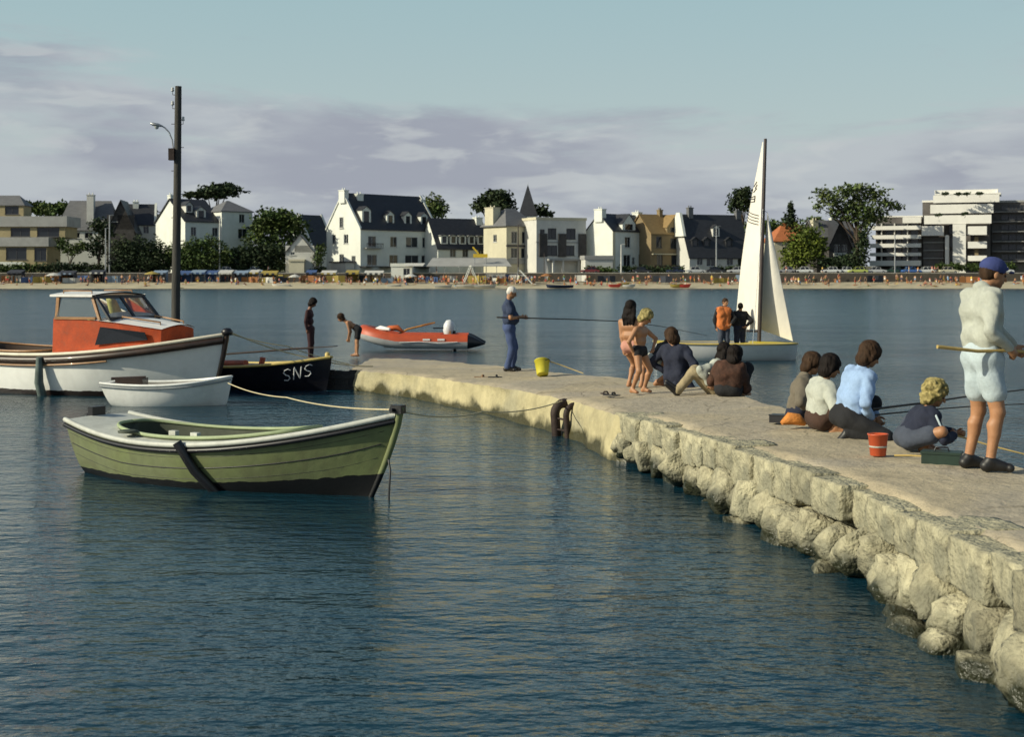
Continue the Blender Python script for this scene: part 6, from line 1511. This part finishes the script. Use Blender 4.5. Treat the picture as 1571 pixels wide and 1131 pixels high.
# slide
e = empty('beach_slide', (PX(795, 284), 284, beach_z(284)), R(-6), 'white playground slide running down towards the water', 'slide')
b = MB(); b.prism([(0, -.35, 2.9), (.5, -.35, 2.9), (2.9, -.35, .25), (3.6, -.35, .2), (3.6, -.35, .08), (2.8, -.35, .1), (.4, -.35, 2.7), (0, -.35, 2.75)], (0, .7, 0)); b.build('chute', W_WHITE, e)
for y in (-.36, .36): b = MB(); b.tube([(-.6, y, 0), (0, y, 2.9), (0, y, 3.5)], .05, 6); b.build('ladder_rail', METAL, e)
for k in range(6): b = MB(); b.tube([(-.6 + .1 * k, -.36, .4 + .45 * k), (-.6 + .1 * k, .36, .4 + .45 * k)], .03, 5); b.build('rung', METAL, e)
# picket fence
e = empty('picket_fence', (PX(744, 288.5), 288.5, beach_z(288.5)), 0, 'pale picket fence beside the swing frame', 'fence')
for k in range(22): b = MB(); b.box(k * .2, k * .2 + .11, 0, .04, 0, 1.7 + .06 * (k % 3)); b.build('picket', W_GREY, e)
for z in (.5, 1.4): b = MB(); b.box(-.05, 4.4, .045, .09, z, z + .1); b.build('rail', W_GREY, e)
# folded sail standing on the sand
e = empty('upright_sail', (PX(835, 288), 288, beach_z(288)), 0, 'white furled sail standing upright before the flat white building', 'sail')
b = MB(); b.tube([(0, 0, 0), (0, 0, 6.2)], .06, 6); b.build('mast', SPAR, e)
b = MB(); b.grid([[(0, 0, .6 + 5.4 * f), (.35 * math.sin(math.pi * f) + .9 * (1 - f) ** 1.5, .15, .6 + 5.2 * f)] for f in [k / 8 for k in range(9)]]); b.build('sailcloth', SAIL, e)
# small craft drawn up at the water's edge
def small_craft(label, px, d, L, m, rz, cat='boat'):
    e = empty('beached_dinghy', (PX(px, d), d, beach_z(d) + .12), R(rz), label, cat, 'small craft drawn up at the water edge')
    hh = Hull(L, L * .36, .45, .42, .62, tr=.7, tm=.45, p=2.2, q=.8, draft=.14, rake=.3, e0=.4); hh.shell(e, m, 14, 6); hh.deck(e, m, CONC, .12, .15, .7, zf=.15, camber=.03); hh.rail(e, m, .04)
for px, d, L, m, rz, lab in ((666, 277.5, 3.6, T_WHITE, 4, 'white dinghy drawn up, leftmost of three white ones'), (700, 278.2, 4.2, T_WHITE, -3, 'white dinghy drawn up, middle of three white ones'), (727, 277.8, 4.4, T_WHITE, 2, 'white dinghy drawn up by the swing frame'), (593, 278.2, 3.0, T_WHITE, 5, 'white dinghy drawn up before the hotel'), (445, 278.8, 3.8, T_WHITE, 170, 'white dinghy drawn up below the cottage'), (934, 279.2, 2.6, mat('craft_red', (.5, .05, .04), .5, .1, 1), 10, 'red pedal boat below the sunlit gable house'), (955, 278.6, 2.6, T_WHITE, -8, 'white pedal boat between red and yellow ones'), (948, 281.5, 2.6, T_YEL, 20, 'yellow pedal boat behind the white one'), (1028, 279.2, 2.6, T_YEL, -5, 'yellow pedal boat below the ochre house'), (1042, 279.0, 2.4, mat('craft_red', (.5, .05, .04), .5, .1, 1), 5, 'red pedal boat next to the yellow one below the ochre house'), (880, 277.8, 5.5, mat('craft_navy', (.03, .04, .08), .5, .1, 1), 178, 'long dark boat at the water edge below the flat white building')):
    small_craft(lab, px, d, L, m, rz)

# hedges along the promenade and canvas windbreaks on the sand
for i, (a, c, lab) in enumerate(((-10, 60, 'dark hedge before the tan flat-roofed building'), (62, 165, 'dark hedge before the grey-roofed house'), (172, 262, 'dark hedge left of the lamp pole'), (280, 335, 'dark hedge behind the blue tents'), (342, 436, 'dark hedge behind the striped tents'), (484, 500, 'short hedge right of the cottage'), (905, 938, 'hedge below the low annex'), (955, 1050, 'hedge below the ochre house'), (1100, 1150, 'hedge before the dark slate house'))):
    bl = [(px, 414 - 3 * (px < 440) + rd.uniform(-2, 2), 9, 5 + 2.5 * (px < 440)) for px in np.arange(a, c, 8)]
    tree('hedge', lab, (a + c) / 2, 296.3, 3.1, bl, L_DARK if i % 3 else L_MID, .45, .6, 60 + i, .08, False, cat='hedge')
wb_used = set(); rw = random.Random(9)
wcol = {'blue': T_BLUE, 'white': T_WHITE, 'yellow': T_YEL, 'orange': T_OR, 'dark': T_DK, 'pale blue': T_PALE}
place = [(90, 'below the flat-roofed building'), (180, 'below the grey-roofed house'), (262, 'left of the lamp pole'), (345, 'by the blue tents'), (425, 'by the striped tents'), (500, 'below the gabled cottage'), (560, 'below the hotel gable'), (640, 'before the kiosk'), (705, 'before the terrace awning'), (745, 'by the swing frame'), (790, 'by the picket fence'), (830, 'by the slide'), (900, 'below the flat white building'), (960, 'by the pedal boats'), (1060, 'below the ochre house'), (1150, 'below the dark slate house'), (1260, 'below the yellow-green tree'), (1340, 'below the tall pine'), (1430, 'below the apartment balconies'), (1700, 'below the apartment stair panel')]
for i in range(58):
    px = rw.uniform(-10, 860) if i < 46 else rw.uniform(880, 1560); cn = rw.choice(['dark', 'dark', 'dark', 'blue', 'white', 'yellow', 'orange', 'pale blue']); pl_ = next(t for lim, t in place if px < lim)
    if (cn, pl_) in wb_used: continue
    wb_used.add((cn, pl_)); d = rw.uniform(285.5, 290.2)
    e = empty('windbreak', (PX(px, d), d, beach_z(d)), rw.uniform(-.5, .5), f'{cn} canvas windbreak on the sand {pl_}', 'windbreak', 'windbreaks on the beach')
    n = rw.choice([2, 3, 3]); w = 1.3; pts = [(k * w - n * w / 2, .35 * (k % 2)) for k in range(n + 1)]; hh = rw.uniform(1.1, 1.7)
    for (xa, ya), (xb, yb) in zip(pts, pts[1:]): b = MB(); b.prism([(xa + .03, ya, .15), (xb - .03, yb, .15), (xb - .03, yb, hh), (xa + .03, ya, hh)], (0, .03, 0)); b.build('canvas', wcol[cn], e)
    for xa, ya in pts: b = MB(); b.tube([(xa, ya, -.1), (xa, ya, hh + .15)], .03, 5); b.build('stake', WOODP, e)
# ---------------------------------------------------------------- people on the beach: individuals that share four shapes
def crowd_mesh(pose, vox=.034):
    H = 1.7; I = V((0, 0, 0))
    if pose == 'standing': a = ((0, 0, .9), (0, 0, 1.40), (.02, 0, 1.57), {'R': ((.05, -.26, .85), (-1, 0, 0)), 'L': ((.1, .28, .9), (-1, 0, 0))}, {'R': ((.05, -.1, .08), (1, 0, 0), (1, 0, 0)), 'L': ((-.08, .1, .08), (1, 0, 0), (1, 0, 0))})
    elif pose == 'walking': a = ((0, 0, .88), (.06, 0, 1.38), (.1, 0, 1.55), {'R': ((.3, -.22, 1.0), (-1, 0, -.3)), 'L': ((-.18, .24, .9), (-1, 0, 0))}, {'R': ((-.32, -.08, .12), (1, 0, 0), (1, 0, -.3)), 'L': ((.28, .08, .08), (1, 0, 0), (1, 0, 0))})
    elif pose == 'sitting': a = ((0, 0, .12), (-.08, 0, .62), (-.04, 0, .79), {'R': ((.28, -.16, .4), (0, -1, -.3)), 'L': ((.3, .16, .4), (0, 1, -.3))}, {'R': ((.62, -.1, .08), (0, 0, 1), (1, 0, 0)), 'L': ((.66, .1, .08), (0, 0, 1), (1, 0, 0))})
    else: a = ((0, 0, .13), (-.5, 0, .14), (-.68, 0, .18), {'R': ((-.3, -.4, .08), (0, -1, 0)), 'L': ((-.75, .3, .1), (0, 1, 0))}, {'R': ((.78, -.12, .1), (0, 0, 1), (.3, 0, .95)), 'L': ((.74, .12, .1), (0, 0, 1), (.3, 0, .95))})
    if pose == 'lying':
        S = skeleton(H, 0, (0, 0, .13), (-.5, 0, .16), (-.67, 0, .2), (180, 60), a[3], a[4])
    else: S = skeleton(H, 0, a[0], a[1], a[2], (0, -5), a[3], a[4])
    pr = torso_prims(S, .012, 1)[1:] + [cap(S['pel'] - S['rt'] * .06, S['pel'] + S['rt'] * .06, .115, k=.03, tag=2)]
    fd, r, u = head_axes(S)
    pr += [cap(S['neck'], S['head'], .055, .06, tag=0), ell(S['head'], (.075, .09, .11), np.array([list(r), list(fd), list(u)]), .02, 0), ell(S['head'] + u * .03 - fd * .025, (.085, .09, .095), np.array([list(r), list(fd), list(u)]), .01, 3)]
    for k in 'RL': pr += arm_prims(S, k, .008, 0) + leg_prims(S, k, .004, 0) + leg_prims(S, k, .02, 2, .4) + foot_prims(S, k, .004, 0)
    SLOT = mat('skin_beach', (.34, .17, .085), .6, .1, 4)
    return sdf_mesh('body', pr, vox, [SLOT, SLOT, SLOT, SLOT], tags=True)
CM = {p: crowd_mesh(p) for p in ('standing', 'walking', 'sitting', 'lying')}
cols = {'red': (.45, .04, .03), 'white': (.7, .68, .63), 'navy': (.02, .03, .09), 'yellow': (.55, .42, .06), 'pink': (.55, .22, .2), 'light blue': (.2, .35, .55), 'black': (.015, .015, .018), 'orange': (.55, .2, .04), 'green': (.06, .16, .06)}
place = [(90, 'below the flat-roofed building'), (180, 'below the grey-roofed house'), (262, 'left of the lamp pole'), (345, 'by the blue tents'), (425, 'by the striped tents'), (500, 'below the gabled cottage'), (560, 'below the hotel gable'), (640, 'before the kiosk'), (705, 'before the terrace awning'), (745, 'by the swing frame'), (790, 'by the picket fence'), (830, 'by the slide'), (900, 'below the flat white building'), (960, 'by the pedal boats'), (1060, 'below the ochre house'), (1150, 'below the dark slate house'), (1260, 'below the yellow-green tree'), (1340, 'below the tall pine'), (1430, 'below the apartment balconies'), (1700, 'below the apartment stair panel')]
rd = random.Random(77); cn_ = list(cols)
cm_ = {k: mat('beachwear_' + k.replace(' ', '_'), v, .9, .1, 3) for k, v in cols.items()}
SK_B = mat('skin_beach', (.34, .17, .085), .6, .1, 4); SK_P = mat('skin_beach_pale', (.46, .27, .17), .6, .1, 4)
seen_lab = set()
zones = [(-15, 270, 62), (270, 500, 42), (500, 700, 52), (700, 840, 34), (840, 1010, 26), (1010, 1150, 16), (1195, 1420, 34), (1420, 1590, 26)]
for a, c, n in zones:
    for i in range(n):
        px = rd.uniform(a, c); d = rd.triangular(279.5, 290.3, 288.0 if px < 830 else 285); pose = rd.choices(['standing', 'walking', 'sitting', 'lying'], [5, 2, 4, 2] if px < 860 else [2, 1.5, 4, 4])[0]
        skin = SK_B if rd.random() < .7 else SK_P; pl_ = next(t for lim, t in place if px < lim)
        for _t in range(16):
            top = rd.choice(cn_); bare = rd.random() < .5
            lab = f'person {pose} on the sand, {"bare-chested in " + top + " swimwear" if bare else "in " + top + " top"}, {pl_}'
            if len(lab.replace(',', '').split()) > 16: lab = f'person {pose}, {"bare-chested, " + top + " swimwear" if bare else top + " top"}, {pl_}'
            if lab not in seen_lab: break
        seen_lab.add(lab)
        o = bpy.data.objects.new('person', CM[pose]); COL.objects.link(o)
        o.location = (PX(px, d), d, beach_z(d) - .02); o.rotation_euler = (0, 0, rd.uniform(0, 6.28)); sc_ = rd.choice([rd.uniform(.9, 1.08), rd.uniform(.9, 1.08), rd.uniform(.68, .9)]); o.scale = (sc_,) * 3
        hm = rd.choice([H_DARK, H_BROWN, H_BROWN, H_BLOND]); sl_ = [skin, skin if bare else cm_[top], cm_[top] if bare else cm_[rd.choice(['navy', 'black', 'white', 'red'])], hm]
        for j, m in enumerate(sl_): o.material_slots[j].link = 'OBJECT'; o.material_slots[j].material = m
        tag(o, lab, 'person', 'people on the beach')
for i in range(10):                                        # strollers on the promenade
    for _t in range(16):
        px = rd.choice([rd.uniform(-10, 470), rd.uniform(640, 800), rd.uniform(1200, 1560)]); d = rd.uniform(292.2, 293.4); top = rd.choice(cn_); pose = rd.choice(['standing', 'walking'])
        lab = f'person {pose} up on the promenade in {top} top, {next(t for lim, t in place if px < lim)}'
        if lab not in seen_lab: break
    seen_lab.add(lab)
    o = bpy.data.objects.new('person', CM[pose]); COL.objects.link(o); o.location = (PX(px, d), d, 3.0); o.rotation_euler = (0, 0, rd.choice([0, math.pi]) + rd.uniform(-.4, .4)); o.scale = (rd.uniform(.9, 1.05),) * 3
    for j, m in enumerate([SK_B, cm_[top], cm_[rd.choice(['navy', 'black', 'white'])], rd.choice([H_DARK, H_BROWN])]): o.material_slots[j].link = 'OBJECT'; o.material_slots[j].material = m
    tag(o, lab, 'person', 'people on the promenade')

# the densest part of the crowd, too far off to tell apart
def crowd_stuff(n, seed):
    rg = random.Random(seed); V_, F_, M_ = [], [], []
    base = {k: ([tuple(v.co) for v in m.vertices], [tuple(q.vertices) for q in m.polygons], [q.material_index for q in m.polygons]) for k, m in CM2.items()}
    pal = [SK_B, SK_P, H_DARK, H_BROWN] + [cm_[k] for k in cn_]
    for i in range(n):
        px = rg.choice([rg.uniform(-20, 500), rg.uniform(480, 850), rg.uniform(480, 850), rg.uniform(850, 1600)]); d = rg.triangular(280, 291, 289.5); k = rg.choice(['standing', 'standing', 'walking', 'sitting'])
        v, f, mi = base[k]; a = rg.uniform(0, 6.28); s = rg.uniform(.75, 1.05); ca, sa = math.cos(a) * s, math.sin(a) * s; X, Zz = PX(px, d), beach_z(d); o = len(V_)
        V_ += [(x * ca - y * sa + X, x * sa + y * ca + d, z * s + Zz) for x, y, z in v]; F_ += [tuple(j + o for j in q) for q in f]
        sk = rg.randint(0, 1); tp = sk if rg.random() < .4 else rg.randint(4, len(pal) - 1); mp_ = [sk, tp, rg.randint(4, len(pal) - 1), rg.randint(2, 3)]; M_ += [mp_[j] for j in mi]
    me = bpy.data.meshes.new('crowd'); me.from_pydata(V_, [], F_)
    for m in pal: me.materials.append(m)
    me.polygons.foreach_set('material_index', M_); me.polygons.foreach_set('use_smooth', [True] * len(F_)); me.update()
    tag(link('crowd', me), 'far crowd of bathers packed along the back of the beach', 'crowd', kind='stuff')
CM2 = {k: crowd_mesh(k, .055) for k in ('standing', 'walking', 'sitting')}
crowd_stuff(340, 5)
